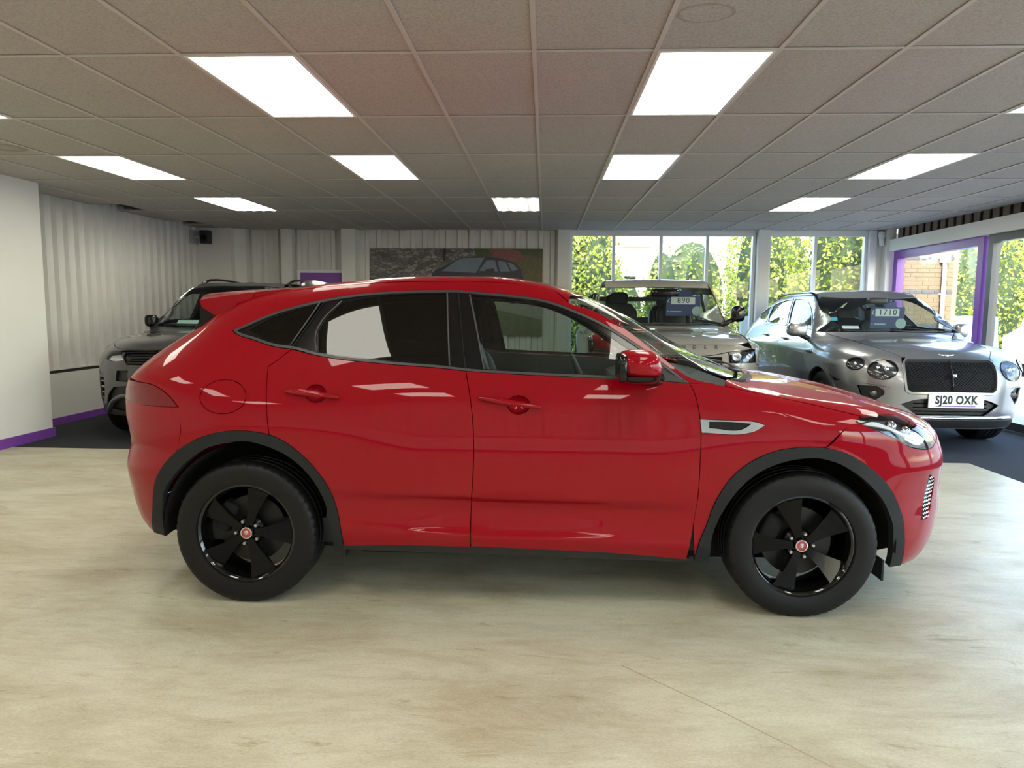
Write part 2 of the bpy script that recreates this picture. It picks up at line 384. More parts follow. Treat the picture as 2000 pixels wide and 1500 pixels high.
# ---- ceiling lights
mat('lamp_frame', (.85, .85, .84), .4)
mat('diffuser', (.9, .9, .9), .4, emit=LAMP, ecol=(1, .955, .83))
mat('tube_glow', (.9, .9, .9), .4, emit=LAMP*6, ecol=(1, .955, .83))
mat('reflector', (.85, .86, .86), .18, metal=.9)
LNAME = {(-3, 0): 'square-edged white ceiling light panel above the red car rear, left of the two nearest', (1, 0): 'white ceiling light panel above the red car front, right of the two nearest',
         (-7, 0): 'white ceiling light panel cut off at the left edge of the photo', (5, 0): 'white ceiling light panel cut off at the right edge of the photo',
         (-7, 2): 'white ceiling light panel nearest the left pillar', (-3, 2): 'small white ceiling light panel in the second row, left of centre',
         (1, 2): 'small white ceiling light panel in the second row, right of centre', (5, 2): 'white ceiling light panel in the second row toward the purple window'}
slope = math.atan(CS)
def cpos(x, y, dz=0): return (x, y, CZ+CS*y+dz)
for (c, r) in sorted(LIGHTS):
    e = empty('ceiling_light', cpos(GX+.6*c+.3, GY+1.2*r+.6)); e.rotation_euler = (slope, 0, 0)
    tag(e, LNAME.get((c, r), 'white ceiling light panel behind the camera'), 'ceiling light', 'flat light panels in the ceiling grid')
    m = MB()
    for a, b_ in [((-.288, -.588, -.002), (-.272, .588, .03)), ((.272, -.588, -.002), (.288, .588, .03)), ((-.272, -.588, -.002), (.272, -.572, .03)), ((-.272, .572, -.002), (.272, .588, .03))]: m.box(a, b_)
    m.go('frame', 'lamp_frame', e); MB().box((-.272, -.572, .004), (.272, .572, .012)).go('diffuser', 'diffuser', e)
TN = {(-7, 4): 'louvred tube light with four lamps at the far left of the ceiling', (-1, 4): 'louvred tube light with four lamps above the stone wall poster', (5, 4): 'louvred tube light with four lamps near the back windows'}
for (c, r) in sorted(TUBES):
    e = empty('ceiling_tube_light', cpos(GX+.6*c+.3, GY+1.2*r+.6)); e.rotation_euler = (slope, 0, 0); tag(e, TN[(c, r)], 'ceiling light', 'louvred tube lights')
    m = MB(); m.box((-.288, -.588, .032), (.288, .588, .035))
    for a, b_ in [((-.288, -.588, 0), (-.28, .588, .034)), ((.28, -.588, 0), (.288, .588, .034)), ((-.28, -.588, 0), (.28, -.58, .034)), ((-.28, .58, 0), (.28, .588, .09))]: m.box(a, b_)
    m.go('housing', 'reflector', e)
    for k in range(4): MB().tube([(-.21+.14*k, -.55, .017), (-.21+.14*k, .55, .017)], .012, 10).go('tube', 'tube_glow', e, smooth=True)
    for k in range(3): MB().box((-.142+.14*k, -.58, .004), (-.138+.14*k, .58, .03)).go('louvre', 'reflector', e)
    for k in range(9): MB().box((-.28, -.48+.12*k-.001, .006), (.28, -.48+.12*k+.001, .035)).go('cross_blade', 'reflector', e)
# ---- walls
def cladding(name, p0, p1, z0, z1, nrm, m, parent, depth=.048, per=.2, ph=0.):
    """trapezoidal ribbed sheet from p0 to p1 (plan points), ribs standing out along nrm"""
    p0 = Vector((*p0, 0)); p1 = Vector((*p1, 0)); L = (p1-p0).length; t = (p1-p0)/L; n = Vector((*nrm, 0)); pr = [(0, 0)]
    s = -ph
    while s < L:
        for a, h in ((0, 0), (.095, 0), (.115, 1), (.18, 1), (.2, 0)):
            x = s+a*per/.2
            if 0 < x < L: pr.append((x, h*depth))
        s += per
    pr.append((L, 0)); v = []; f = []
    for i, (x, h) in enumerate(pr):
        q = p0+t*x+n*h; v += [(q.x, q.y, z0), (q.x, q.y, z1)]
        if i: f.append((2*i-2, 2*i, 2*i+1, 2*i-1))
    n0 = len(v)
    for i, (x, h) in enumerate(pr):
        q = p0+t*x+n*(h-.003); v += [(q.x, q.y, z0), (q.x, q.y, z1)]
        if i: f.append((n0+2*i-2, n0+2*i-1, n0+2*i+1, n0+2*i)); f.append((2*i-2, n0+2*i-2, n0+2*i, 2*i)); f.append((2*i-1, 2*i+1, n0+2*i+1, n0+2*i-1))
    return mesh_obj(name, v, f, m, parent)
wl = struct(MB().box((XL-.25, YF, 0), (XL-.04, YB+.2, 3.0)).go('wall_left', 'plaster_left'))
cladding('wall_cladding', (XL-.036, YB), (XL-.036, 6.9), .68, 2.85, (1, 0), 'clad_white', wl)
MB().box((XL-.04, 7.3, 0), (XL+.02, YB, .622)).go('dado', 'plaster_left', wl)
MB().box((XL-.04, 7.3, .622), (XL-.01, YB, .662)).go('shadow_gap', 'gap_dark', wl)
MB().box((XL-.04, 7.3, .662), (XL+.015, YB, .682)).go('rail', 'clad_white', wl)
struct(MB().box((XL+.02, 7.3, 0), (XL+.035, YB-.05, .085)).go('baseboard_left', 'purple'))
pl = struct(MB().box((-6.4, 6.60, 0), (-5.44, 7.42, 3.0)).go('pillar', 'plaster'))
m = MB(); m.box((-6.4, 6.58, 0), (-5.44, 6.60, .10)); m.box((-5.44, 6.58, 0), (-5.42, 7.44, .10)); struct(m.go('baseboard_pillar', 'purple'))
struct(MB().box((-7.2, YF, 0), (-6.99, 6.7, 3.0)).go('wall_near', 'plaster_left'))
# back wall
wb = struct(MB().box((XL-.1, YB+.04, 0), (.38, YB+.3, 3.0)).go('wall_back', 'plaster_left'))
cladding('wall_cladding', (-5.36, YB+.036), (.25, YB+.036), 0, 2.86, (0, -1), 'clad_white', wb, ph=.07)
for i, (a, b_, d) in enumerate([(XL, -5.36, .30), (-5.37, -5.16, .16), (-4.545, -4.356, .16), (-3.50, -3.26, .16), (.20, .40, .14)]):
    MB().box((a, YB-d, 0), (b_, YB+.04, 2.86)).go('boxed_post', 'plaster_left' if i else 'clad_white', wb)
# back windows
def glazing(name, axis, at, edges, z0, z1, m, fw_=.05, dp=.09, pane='window_glass'):
    """mullioned glazing; axis 'x' runs along X at Y=at, 'y' runs along Y at X=at"""
    fr = MB()
    def bx(a0, a1, zz0, zz1, t): 
        return fr.box((a0, at-t, zz0), (a1, at+t, zz1)) if axis == 'x' else fr.box((at-t, a0, zz0), (at+t, a1, zz1))
    lo, hi = edges[0], edges[-1]; bx(lo, hi, z0, z0+fw_, dp/2); bx(lo, hi, z1-fw_, z1, dp/2)
    root = None; ms = []
    for i, e in enumerate(edges): bx(e-fw_/2 if 0 < i < len(edges)-1 else (e if i == 0 else e-fw_), e+fw_/2 if 0 < i < len(edges)-1 else (e+fw_ if i == 0 else e), z0+fw_, z1-fw_, dp/2)
    root = struct(fr.go(name, m))
    for a, b_ in zip(edges, edges[1:]):
        q = MB(); q.box((a+.01, at-.006, z0+.02), (b_-.01, at+.006, z1-.02)) if axis == 'x' else q.box((at-.006, a+.01, z0+.02), (at+.006, b_-.01, z1-.02)); q.go('pane', pane, root)
    return root
glazing('window_1', 'x', YB, [.40, 1.15, 1.945, 2.72, 3.52], .32, 2.755, 'alu_white')
glazing('window_2', 'x', YB, [3.72, 4.51, 5.36], .32, 2.755, 'alu_white')
wr = struct(MB().box((.38, YB-.06, 0), (5.9, YB+.12, .32)).box((.38, YB-.06, 2.755), (5.9, YB+.12, 3.0)).go('wall_back_low', 'plaster'))
struct(MB().box((3.53, YB-.16, 0), (3.72, YB+.1, 2.86)).go('trim_1', 'plaster'))
struct(MB().box((5.36, YB-.12, 0), (5.47, YB+.1, 2.86)).go('trim_2', 'alu_white')); struct(MB().box((5.47, YB-.05, 0), (5.58, YB+.12, 2.86)).go('trim_3', 'plaster')); struct(MB().box((5.58, YB-.25, 0), (5.72, YB+.12, 2.86)).go('trim_4', 'plaster'))
# right wall: fascia beam, ribbed strip above it, purple framed glazing
XW = 5.74
fb = struct(MB().box((5.62, YF, 2.44), (5.86, 11.90, 2.63)).go('wall_right', 'plaster'))
cladding('wall_cladding', (XW, YF), (XW, 11.9), 2.63, 2.86, (-1, 0), 'clad_brown_shaded', fb, depth=.01, per=.2)
k = 0
yy = 11.82
while yy > YF: MB().box((XW-.03, yy-.13, 2.632), (XW-.012, yy-.01, 2.86)).go('cladding_rib', 'clad_brown', fb); yy -= .2
glazing('window_3', 'y', XW, [9.50, 11.86], .08, 2.44, 'purple_frame', .12, .12)
glazing('door_1', 'y', XW, [6.90, 9.42], .02, 2.44, 'shaded_frame', .10, .10)
glazing('window_4', 'y', XW, [4.40, 6.86], .08, 2.44, 'purple_frame', .12, .12)
glazing('window_5', 'y', XW, [1.90, 4.36], .08, 2.44, 'purple_frame', .12, .12)
glazing('window_6', 'y', XW, [YF, -1.4, 1.86], .08, 2.44, 'purple_frame', .12, .12)
struct(MB().box((XW-.09, 4.40, 0), (XW+.06, 6.86, .08)).box((XW-.09, 9.5, 0), (XW+.06, 11.86, .08)).box((XW-.09, YF, 0), (XW+.06, 4.36, .08)).go('baseboard_right', 'purple'))
# wall behind the camera
wf = struct(MB().box((-7.2, YF-.25, 0), (6.0, YF, 3.0)).go('wall_front', mat('plaster_grey', (.42, .42, .41), .8, var=.05)))
MB().box((-7, YF, 0), (5.6, YF+.05, .62)).go('dado', 'plaster', wf); cladding('wall_cladding', (5.6, YF+.002), (-7, YF+.002), .68, 2.75, (0, 1), 'clad_white', wf)  # unseen dado and ribbed sheet, added to put bands in the car door reflections
struct(MB().box((-7, YF+.05, 0), (5.6, YF+.07, .10)).go('baseboard_front', 'purple'))
struct(MB().box((-7.4, YF-.5, 3.0), (6.2, YB+.55, 3.35)).go('roof', 'roofing'))
# ================================================================ vehicles: shared materials and parts
mat('red_paint', (.275, .0004, .0065), .40, metal=.0, spec=.03, coat=.66, coatr=.015, var=.03, vs=900)
mat('silver_paint', (.36, .37, .38), .28, metal=.8, coat=1., coatr=.02, var=.03, vs=900)
mat('olive_paint', (.26, .245, .21), .38, metal=.15, coat=1., coatr=.02, var=.03, vs=900)
mat('black_paint', (.06, .06, .06), .32, metal=.4, coat=1., coatr=.03, var=.03, vs=900)
mat('gloss_black', (.004, .004, .005), .15, spec=.25, coat=.4, var=.02)
mat('grille_black', (.004, .004, .004), .5, spec=.2)
mat('satin_black', (.016, .017, .018), .45, var=.05)
mat('cladding_plastic', (.012, .013, .015), .6, spec=.3, var=.08, vs=300, bump=.05, bs=700)
mat('trim_grey', (.045, .045, .048), .4, var=.04)
mat('under_black', (.006, .006, .006), .9)
mat('rubber', (.006, .006, .0065), .5, spec=.28, var=.15, vs=30, bump=.06, bs=300)
mat('alloy_black', (.0025, .0025, .003), .25, spec=.15, coat=.12, coatr=.03, var=.02)
mat('rim_gloss', (.003, .003, .003), .06, spec=.5, coat=.5, var=.01)
mat('alloy_silver', (.5, .5, .52), .25, metal=.9, var=.03)
mat('steel', (.45, .45, .46), .35, metal=.9, var=.1, vs=40)
mat('disc_steel', (.035, .035, .035), .4, metal=.8, var=.1, vs=40)
mat('chrome', (.78, .78, .80), .08, metal=1., var=.01)
mat('satin_chrome', (.52, .53, .55), .28, metal=1., var=.02)
mat('badge_red', (.42, .03, .04), .25, coat=1., var=.15, vs=90)
mat('interior_dark', (.018, .020, .021), .6, var=.15, vs=20)
mat('leather_dark', (.03, .034, .035), .45, var=.12, vs=30, bump=.1, bs=250)
mat('headliner', (.10, .11, .105), .85)
mat('lamp_red', (.17, .002, .006), .2, spec=.2, coat=.5, var=.1, vs=20)
mat('lamp_dark', (.05, .05, .055), .25, metal=.5, var=.2, vs=60)
mat('lamp_chrome', (.65, .66, .68), .12, metal=1., var=.05, vs=60)
mat('sticker_white', (.78, .80, .80), .5, var=.02)
mat('sticker_blue', (.035, .05, .17), .45, var=.05)
mat('sticker_mint', (.45, .62, .60), .5, var=.03)
mat('ink', (.01, .01, .012), .6)
mat('plate_white', (.78, .79, .80), .35, var=.01)
glass('glass_clear', (.70, .82, .77), .05)
glass('glass_screen', (.74, .81, .79), .05)
glass('glass_privacy', (.008, .011, .010), .042)
glass('glass_dark', (.10, .12, .12), .08)
glass('lens', (.92, .95, .97), .06)
def wheel(parent, x, d, z, sgn, R=.348, rim=.236, wd=.117, rot=0., spoke='alloy_black', steer=0., style=5):
    """tyre (the part) with rim, spokes, nuts, cap, disc and caliper as its pieces; outward is local -y"""
    pr = [(rim, -.095), (rim+.006, -.112), (rim+.04, -wd-.002), (R-.034, -wd), (R-.014, -wd+.008), (R-.003, -wd+.024), (R, -.072), (R, -.055), (R-.008, -.053), (R-.008, -.043), (R, -.041), (R, -.006), (R-.008, -.004), (R-.008, .006), (R, .008),
          (R, .041), (R-.008, .043), (R-.008, .053), (R, .055), (R, .072), (R-.003, wd-.024), (R-.014, wd-.008), (R-.034, wd), (rim+.04, wd+.002), (rim, .10)]
    m = MB(); n = 200; m.lathe(pr, n); k = len(pr)
    for i in range(n):
        if i % 4 == 0:
            for j in (5, 6, 19, 20):
                v = m.v[i*k+j]; q = 1-.003/R; m.v[i*k+j] = (v[0]*q, v[1]*.985, v[2]*q)
    for i in range(n):   # loaded tyre: flat where it stands
        for j in range(k):
            v = m.v[i*k+j]
            if v[2] < -R+.006: m.v[i*k+j] = (v[0], v[1], -R+.006)
    t = m.go('wheel', 'rubber', parent, auto=35); t.location = (x, sgn*d, z); t.rotation_euler = (0, 0, (0 if sgn < 0 else math.pi)+steer)
    rm = MB().lathe([(rim-.010, .095), (rim-.022, .05), (rim-.026, -.02), (rim-.020, -.07), (rim-.012, -.098), (rim-.004, -.104), (rim+.004, -.103), (rim+.004, -.08), (rim+.004, .095), (rim-.010, .095)], 72).go('rim', 'rim_gloss' if spoke == 'alloy_black' else spoke, t, auto=40)
    base = MB(); prev = None
    for s in range(style):
        a0 = rot+2*math.pi*s/style; m = MB()
        def pt(r, a, y): return (r*math.cos(a0+a), y, r*math.sin(a0+a))
        st = [(.040, .42, .42, -.082, -.086), (.075, .30, .26, -.090, -.084), (.13, .25, .24, -.094, -.078), (rim-.028, .27, .25, -.098, -.070), (rim-.010, .28, .26, -.098, -.072)]
        if style != 5: st = [(r_, a_*5/style*.6, b_*5/style*.6, y0, y1) for r_, a_, b_, y0, y1 in st]
        v = []; f = []
        for r_, am, ap, ya, yb in st: v += [pt(r_, -am, ya), pt(r_, ap, yb), pt(r_, ap*.75, yb+.035), pt(r_, -am*.75, ya+.045)]
        for i in range(len(st)-1): f += [(4*i+e, 4*i+(e+1) % 4, 4*i+4+(e+1) % 4, 4*i+4+e) for e in range(4)]
        f += [(0, 3, 2, 1), tuple(len(v)-4+e for e in range(4))]
        o = m.add(v, f).go('spoke', spoke, t, auto=25)
        nb = MB().lathe([(.0001, -.092), (.007, -.092), (.0085, -.088), (.0085, -.07)], 10).go('wheel_nut', 'steel', t, auto=40); an = a0+math.pi/style; nb.location = (.056*math.cos(an), 0, .056*math.sin(an))
    MB().lathe([(.0001, -.066), (.062, -.066), (.072, -.055), (.072, .02), (.0001, .02)], 36).go('hub', spoke, t, auto=35)
    MB().lathe([(.0001, -.097), (.020, -.0965), (.0225, -.094)], 28).go('centre_cap', 'badge_red' if spoke == 'alloy_black' else 'gloss_black', t, auto=35)
    MB().lathe([(.0225, -.094), (.0235, -.0985), (.028, -.098), (.030, -.092), (.031, -.06)], 28).go('cap_ring', 'chrome', t, auto=35)
    if spoke == 'alloy_black':
        q = MB().sq((0, -.0965, .001), (.010, .004, .011), 1., 14, 10); q.sq((-.006, -.0985, .007), (.003, .003, .004), 1., 8, 6); q.sq((.006, -.0985, .007), (.003, .003, .004), 1., 8, 6); q.sq((0, -.0995, -.006), (.005, .003, .004), 1., 8, 6); q.go('cap_emblem', 'satin_chrome', t, smooth=True)
    MB().lathe([(.06, -.012), (.165, -.012), (.165, .012), (.06, .012)], 48).go('brake_disc', 'disc_steel', t, auto=35)
    MB().sq((-.125, .0, .06), (.045, .045, .075), .4, 16, 10, R3('Y', 25)).go('brake_caliper', 'under_black', t, smooth=True)
    return t
def seat(parent, x, y, z, m='leather_dark', face=1, name='front_seat', w=.25):
    """cushion and leaning backrest (one piece) with a headrest"""
    q = MB(); q.sq((x+.05*face, y, z+.07), (.27, w, .085), .45, 20, 12); q.sq((x-.28*face, y, z+.38), (.075, w*.95, .36), .42, 20, 14, R3('Y', -14*face))
    q.sq((x-.25*face, y-w*.85, z+.36), (.09, .05, .30), .6, 12, 10, R3('Y', -14*face)); q.sq((x-.25*face, y+w*.85, z+.36), (.09, .05, .30), .6, 12, 10, R3('Y', -14*face)); o = q.go(name, m, parent, smooth=True)
    MB().sq((x-.375*face, y, z+.80), (.05, .135, .095), .6, 16, 10, R3('Y', -8*face)).go('headrest', m, o, smooth=True)
    MB().tube([(x-.36*face, y-.05, z+.68), (x-.37*face, y-.05, z+.76)], .007).tube([(x-.36*face, y+.05, z+.68), (x-.37*face, y+.05, z+.76)], .007).go('headrest_post', 'chrome', o, smooth=True)
    return o
def arc_liner(name, parent, cx, cz, r, d0, d1, sgn, a0=-4, a1=184):
    v = []; f = []; n = 26
    for i in range(n+1):
        a = math.radians(a0+(a1-a0)*i/n); v += [(cx+r*math.cos(a), sgn*d0, cz+r*math.sin(a)), (cx+r*math.cos(a), sgn*d1, cz+r*math.sin(a))]
        if i: f.append((2*i-2, 2*i-1, 2*i+1, 2*i))
    c = len(v); v.append((cx, sgn*d0, cz)); f += [(2*i, 2*i+2, c) for i in range(n)]
    return mesh_obj(name, v, f, 'under_black', parent)
def steering(parent, x, y, z, tilt=25):
    R = R3('Y', -tilt); q = MB(); pts = [Vector((x, y, z))+R @ Vector((0, .18*math.cos(t), .18*math.sin(t))) for t in np.linspace(0, 2*math.pi, 33)]
    q.tube(pts, .015, 8); q.tube([Vector((x, y, z))+R @ Vector((.02, -.17, 0)), Vector((x, y, z))+R @ Vector((.02, .17, 0))], .018, 8); q.sq((x+.02, y, z), (.03, .07, .06), .6, 14, 8, R); q.tube([(x, y, z), (x+.3, y, z-.12)], .03, 8)
    return q.go('steering_wheel', 'interior_dark', parent, smooth=True)
# ================================================================ the red car (x forward, d from centreline, z up)
_xf=spl([(.15,2.04),(.3,2.10),(.45,2.12),(.6,2.123),(.75,2.11),(.88,2.105),(1.0,2.0),(1.2,1.6)])
_xr=spl([(.2,-2.10),(.35,-2.225),(.5,-2.265),(.62,-2.28),(.74,-2.25),(.9,-2.28),(1.02,-2.28),(1.15,-2.2),(1.3,-2.05),(1.5,-1.9)])
_w=spl([(.15,.80),(.22,.865),(.3,.900),(.36,.915),(.5,.930),(.62,.944),(.75,.9405),(.9,.930),(.98,.922),(1.06,.908),(1.14,.884),(1.23,.853),(1.32,.820),(1.41,.782),(1.5,.738),(1.56,.700),(1.65,.63)])
_T=spl([(-2.4,.94),(-2.3,1.06),(-2.2,1.135),(-2.0,1.25),(-1.8,1.36),(-1.65,1.455),(-1.5,1.51),(-1.3,1.545),(-1.0,1.585),(-.6,1.612),(-.3,1.612),(-.05,1.585),(.15,1.535),(.4,1.428),(.7,1.268),(.9,1.172),(1.05,1.115),(1.2,1.088),(1.35,1.068),(1.55,1.03),(1.75,.975),(1.9,.922),(2.0,.876),(2.1,.74)])
_k=spl([(-2.2,.10),(-1.8,.10),(-1.4,.09),(0,.07),(.5,.05),(1.0,.05),(1.25,.10),(1.8,.12)])
def red_f(x,d,z):
    d=np.abs(d)
    zz=np.maximum(z-1.14,0);w=np.where(z>1.14,.884-.33*zz-.24*zz*zz,_w(z))
    hi=sstep(z,1.05,1.5)
    # greenhouse narrows to the rear and the front
    w=w-hi*(.16*sstep(-x,.6,2.0)**1.3+.05*sstep(x,.2,1.2))
    # haunch over rear wheel, front wing swell
    w=w+.014*bump(z,.92,.22)*bump(x,-1.35,.8)+.010*bump(z,.9,.22)*bump(x,1.2,.7)
    # door scallop and lower crease
    zc=.555-.02*(x+.2)
    sc=bump(x,-.15,1.05)
    w=w-.030*sc*sstep(zc-z,-.006,.035)*sstep(z,.36,.50)
    # sill crease
    w=w+.020*bump(x,-.1,1.15)*sstep(.392-.03*(x+.2)-z,-.008,.022)*sstep(z,.2,.33)
    # bumper ridge and recess
    w=w+bump(x,2.0,.5)*(.026*bump(z,.715,.075)-.026*bump(z,.56,.13))
    xf=_xf(z);xr=_xr(z)
    tf=np.clip((x-1.25)/(xf-1.25),0,3);tr=np.clip((x+1.45)/(xr+1.45),0,3)
    n=np.where(x>0,2.35,2.7)
    g=((d/w)**n+tf**n+tr**n)**(1/n)-1
    lat=g*.85
    xe=x+.13*d*d*sstep(x,.2,.9)*(1-sstep(x,1.2,1.6))-.10*d*d*sstep(-x,1.3,1.8)
    top=z-(_T(xe)-.07*d*d)
    top=top*.85
    return smax(smax(lat,top,_k(x)),.17-z,.05)
RED=Surf(red_f,1.2,-1.3,.85)
CY = 4.11
RC = empty('car', (0, CY, 0)); tag(RC, 'glossy red compact crossover with black wheels, parked side-on in the foreground', 'car')
DLO_T = [(-1.547, 1.316), (-1.379, 1.387), (-1.209, 1.438), (-1.048, 1.474), (-0.858, 1.501), (-0.689, 1.512), (-0.545, 1.516), (-0.415, 1.517), (-0.296, 1.507), (-0.172, 1.497), (0.025, 1.466), (0.145, 1.423), (0.265, 1.369), (0.383, 1.299), (0.499, 1.219), (0.613, 1.135), (0.663, 1.098)]
DLO_B = [(0.663, 1.098), (0.439, 1.11), (0.204, 1.117), (-0.15, 1.129), (-0.365, 1.14), (-0.461, 1.15), (-0.763, 1.17), (-1.072, 1.203), (-1.202, 1.232), (-1.267, 1.238), (-1.41, 1.272), (-1.523, 1.302), (-1.547, 1.316)]
SPLIT = [(-0.365, 1.14), (-0.344, 1.036), (-0.326, 0.891), (-0.322, 0.801), (-0.328, 0.609), (-0.338, 0.475), (-0.337, 0.315)]
RREAR = [(-1.202, 1.232), (-1.269, 1.176), (-1.304, 1.15), (-1.3, 1.082), (-1.296, 1.024), (-1.287, 0.907), (-1.283, 0.837)]
FFRONT = [(0.663, 1.098), (0.685, 1.049), (0.705, 0.965), (0.714, 0.876), (0.713, 0.736), (0.71, 0.6), (0.698, 0.443), (0.675, 0.264)]
RA_O = [(-1.887, 0.306), (-1.838, 0.422), (-1.814, 0.507), (-1.783, 0.59), (-1.741, 0.669), (-1.679, 0.744), (-1.597, 0.803), (-1.51, 0.84), (-1.403, 0.854), (-1.323, 0.846), (-1.233, 0.819), (-1.146, 0.759), (-1.067, 0.68), (-1.008, 0.596), (-0.975, 0.493), (-0.957, 0.388), (-0.948, 0.296)]
RA_I = [(-1.792, 0.308), (-1.773, 0.447), (-1.747, 0.543), (-1.692, 0.625), (-1.634, 0.698), (-1.556, 0.763), (-1.458, 0.797), (-1.378, 0.806), (-1.295, 0.785), (-1.207, 0.746), (-1.116, 0.674), (-1.057, 0.595), (-1.016, 0.479), (-0.996, 0.353), (-0.994, 0.292)]
FA_O = [(0.712, 0.261), (0.726, 0.351), (0.757, 0.444), (0.795, 0.57), (0.848, 0.662), (0.931, 0.74), (1.042, 0.796), (1.154, 0.817), (1.26, 0.817), (1.34, 0.794), (1.42, 0.746), (1.498, 0.68), (1.566, 0.591), (1.626, 0.49), (1.66, 0.373), (1.698, 0.265), (1.723, 0.215)]
FA_I = [(0.781, 0.257), (0.787, 0.408), (0.823, 0.508), (0.878, 0.604), (0.962, 0.689), (1.063, 0.742), (1.157, 0.766), (1.238, 0.77), (1.316, 0.747), (1.398, 0.694), (1.471, 0.623), (1.537, 0.537), (1.581, 0.446), (1.6, 0.35), (1.64, 0.221)]
BON = [(0.778, 1.096), (0.85, 1.08), (0.93, 1.062), (1.072, 1.036), (1.274, 0.993), (1.425, 0.955)]
BON = [tuple(q) for q in smooth_poly(BON, .03, 38, closed=False)]
HEAD = [(1.388, 0.937), (1.441, 0.959), (1.552, 0.958), (1.657, 0.943), (1.723, 0.904), (1.812, 0.851), (1.867, 0.807), (1.792, 0.786), (1.698, 0.795), (1.634, 0.814), (1.565, 0.851), (1.475, 0.894), (1.413, 0.924)]
ASCR = [(0.109, 1.464), (0.23, 1.424), (0.384, 1.335), (0.534, 1.219), (0.671, 1.122), (0.779, 1.095)]
QGL = [(-1.452, 1.317), (-1.355, 1.368), (-1.211, 1.416), (-1.078, 1.449), (-1.204, 1.255), (-1.272, 1.262), (-1.374, 1.287)]
RGL = [(-0.983, 1.451), (-0.853, 1.477), (-0.755, 1.49), (-0.543, 1.499), (-0.471, 1.5), (-0.448, 1.169), (-0.582, 1.175), (-0.765, 1.189), (-0.9, 1.201), (-1.07, 1.219), (-1.083, 1.314), (-1.059, 1.366)]
FGL = [(-0.351, 1.493), (-0.171, 1.477), (-0.061, 1.462), (0.025, 1.439), (0.145, 1.392), (0.253, 1.334), (0.363, 1.264), (0.521, 1.156), (0.531, 1.127), (0.321, 1.129), (0.087, 1.136), (-0.15, 1.145), (-0.277, 1.152), (-0.311, 1.317)]
VENT = [(0.708, 0.937), (0.852, 0.933), (0.977, 0.923), (0.998, 0.914), (0.944, 0.883), (0.914, 0.876), (0.716, 0.876)]
VENT_I = [(0.75, 0.926), (0.852, 0.926), (0.936, 0.92), (0.909, 0.901), (0.75, 0.898)]
SGR = [(1.783, 0.664), (1.847, 0.634), (1.871, 0.577), (1.861, 0.513), (1.816, 0.443), (1.761, 0.445), (1.772, 0.501), (1.78, 0.593)]
FUEL = ell2(-1.482, 1.010, .098, .078, 30)
TAILL = [(-2.03, 1.06), (-1.912, 1.061), (-1.801, 1.051), (-1.712, 1.003), (-1.668, 0.955), (-1.763, 0.954), (-1.948, 0.956), (-2.05, 0.965)]
UCF, UCR = 1.2+.85*math.pi/2, -1.3-.85*math.pi/2
mirF = lambda P: [(2*UCF-u, z) for u, z in P][::-1]
mirR = lambda P: [(2*UCR-u, z) for u, z in P][::-1]
ROOFZ = [(.111, 1.465), (.05, 1.515), (-.1, 1.545), (-.5, 1.560), (-1.0, 1.540), (-1.3, 1.508), (-1.50, 1.470), (-1.62, 1.435)]
def bowl(c, rx, ry, depth):
    def f(V, X, N):
        r = np.clip(((V[:, 0]-c[0])/rx)**2+((V[:, 1]-c[1])/ry)**2, 0, 1); h = depth*(1-r)
        X2 = X-N*h[:, None]; T = N.copy(); k = 2*depth/np.array([rx, ry]); a = (V-np.array(c))/np.array([rx, ry])
        T[:, 0] -= -k[0]*a[:, 0]*-1; T[:, 2] -= -k[1]*a[:, 1]*-1
        return X2, T/np.linalg.norm(T, axis=1)[:, None]
    return f
def idx(P, q): return min(range(len(P)), key=lambda i: abs(P[i][0]-q[0])+abs(P[i][1]-q[1]))
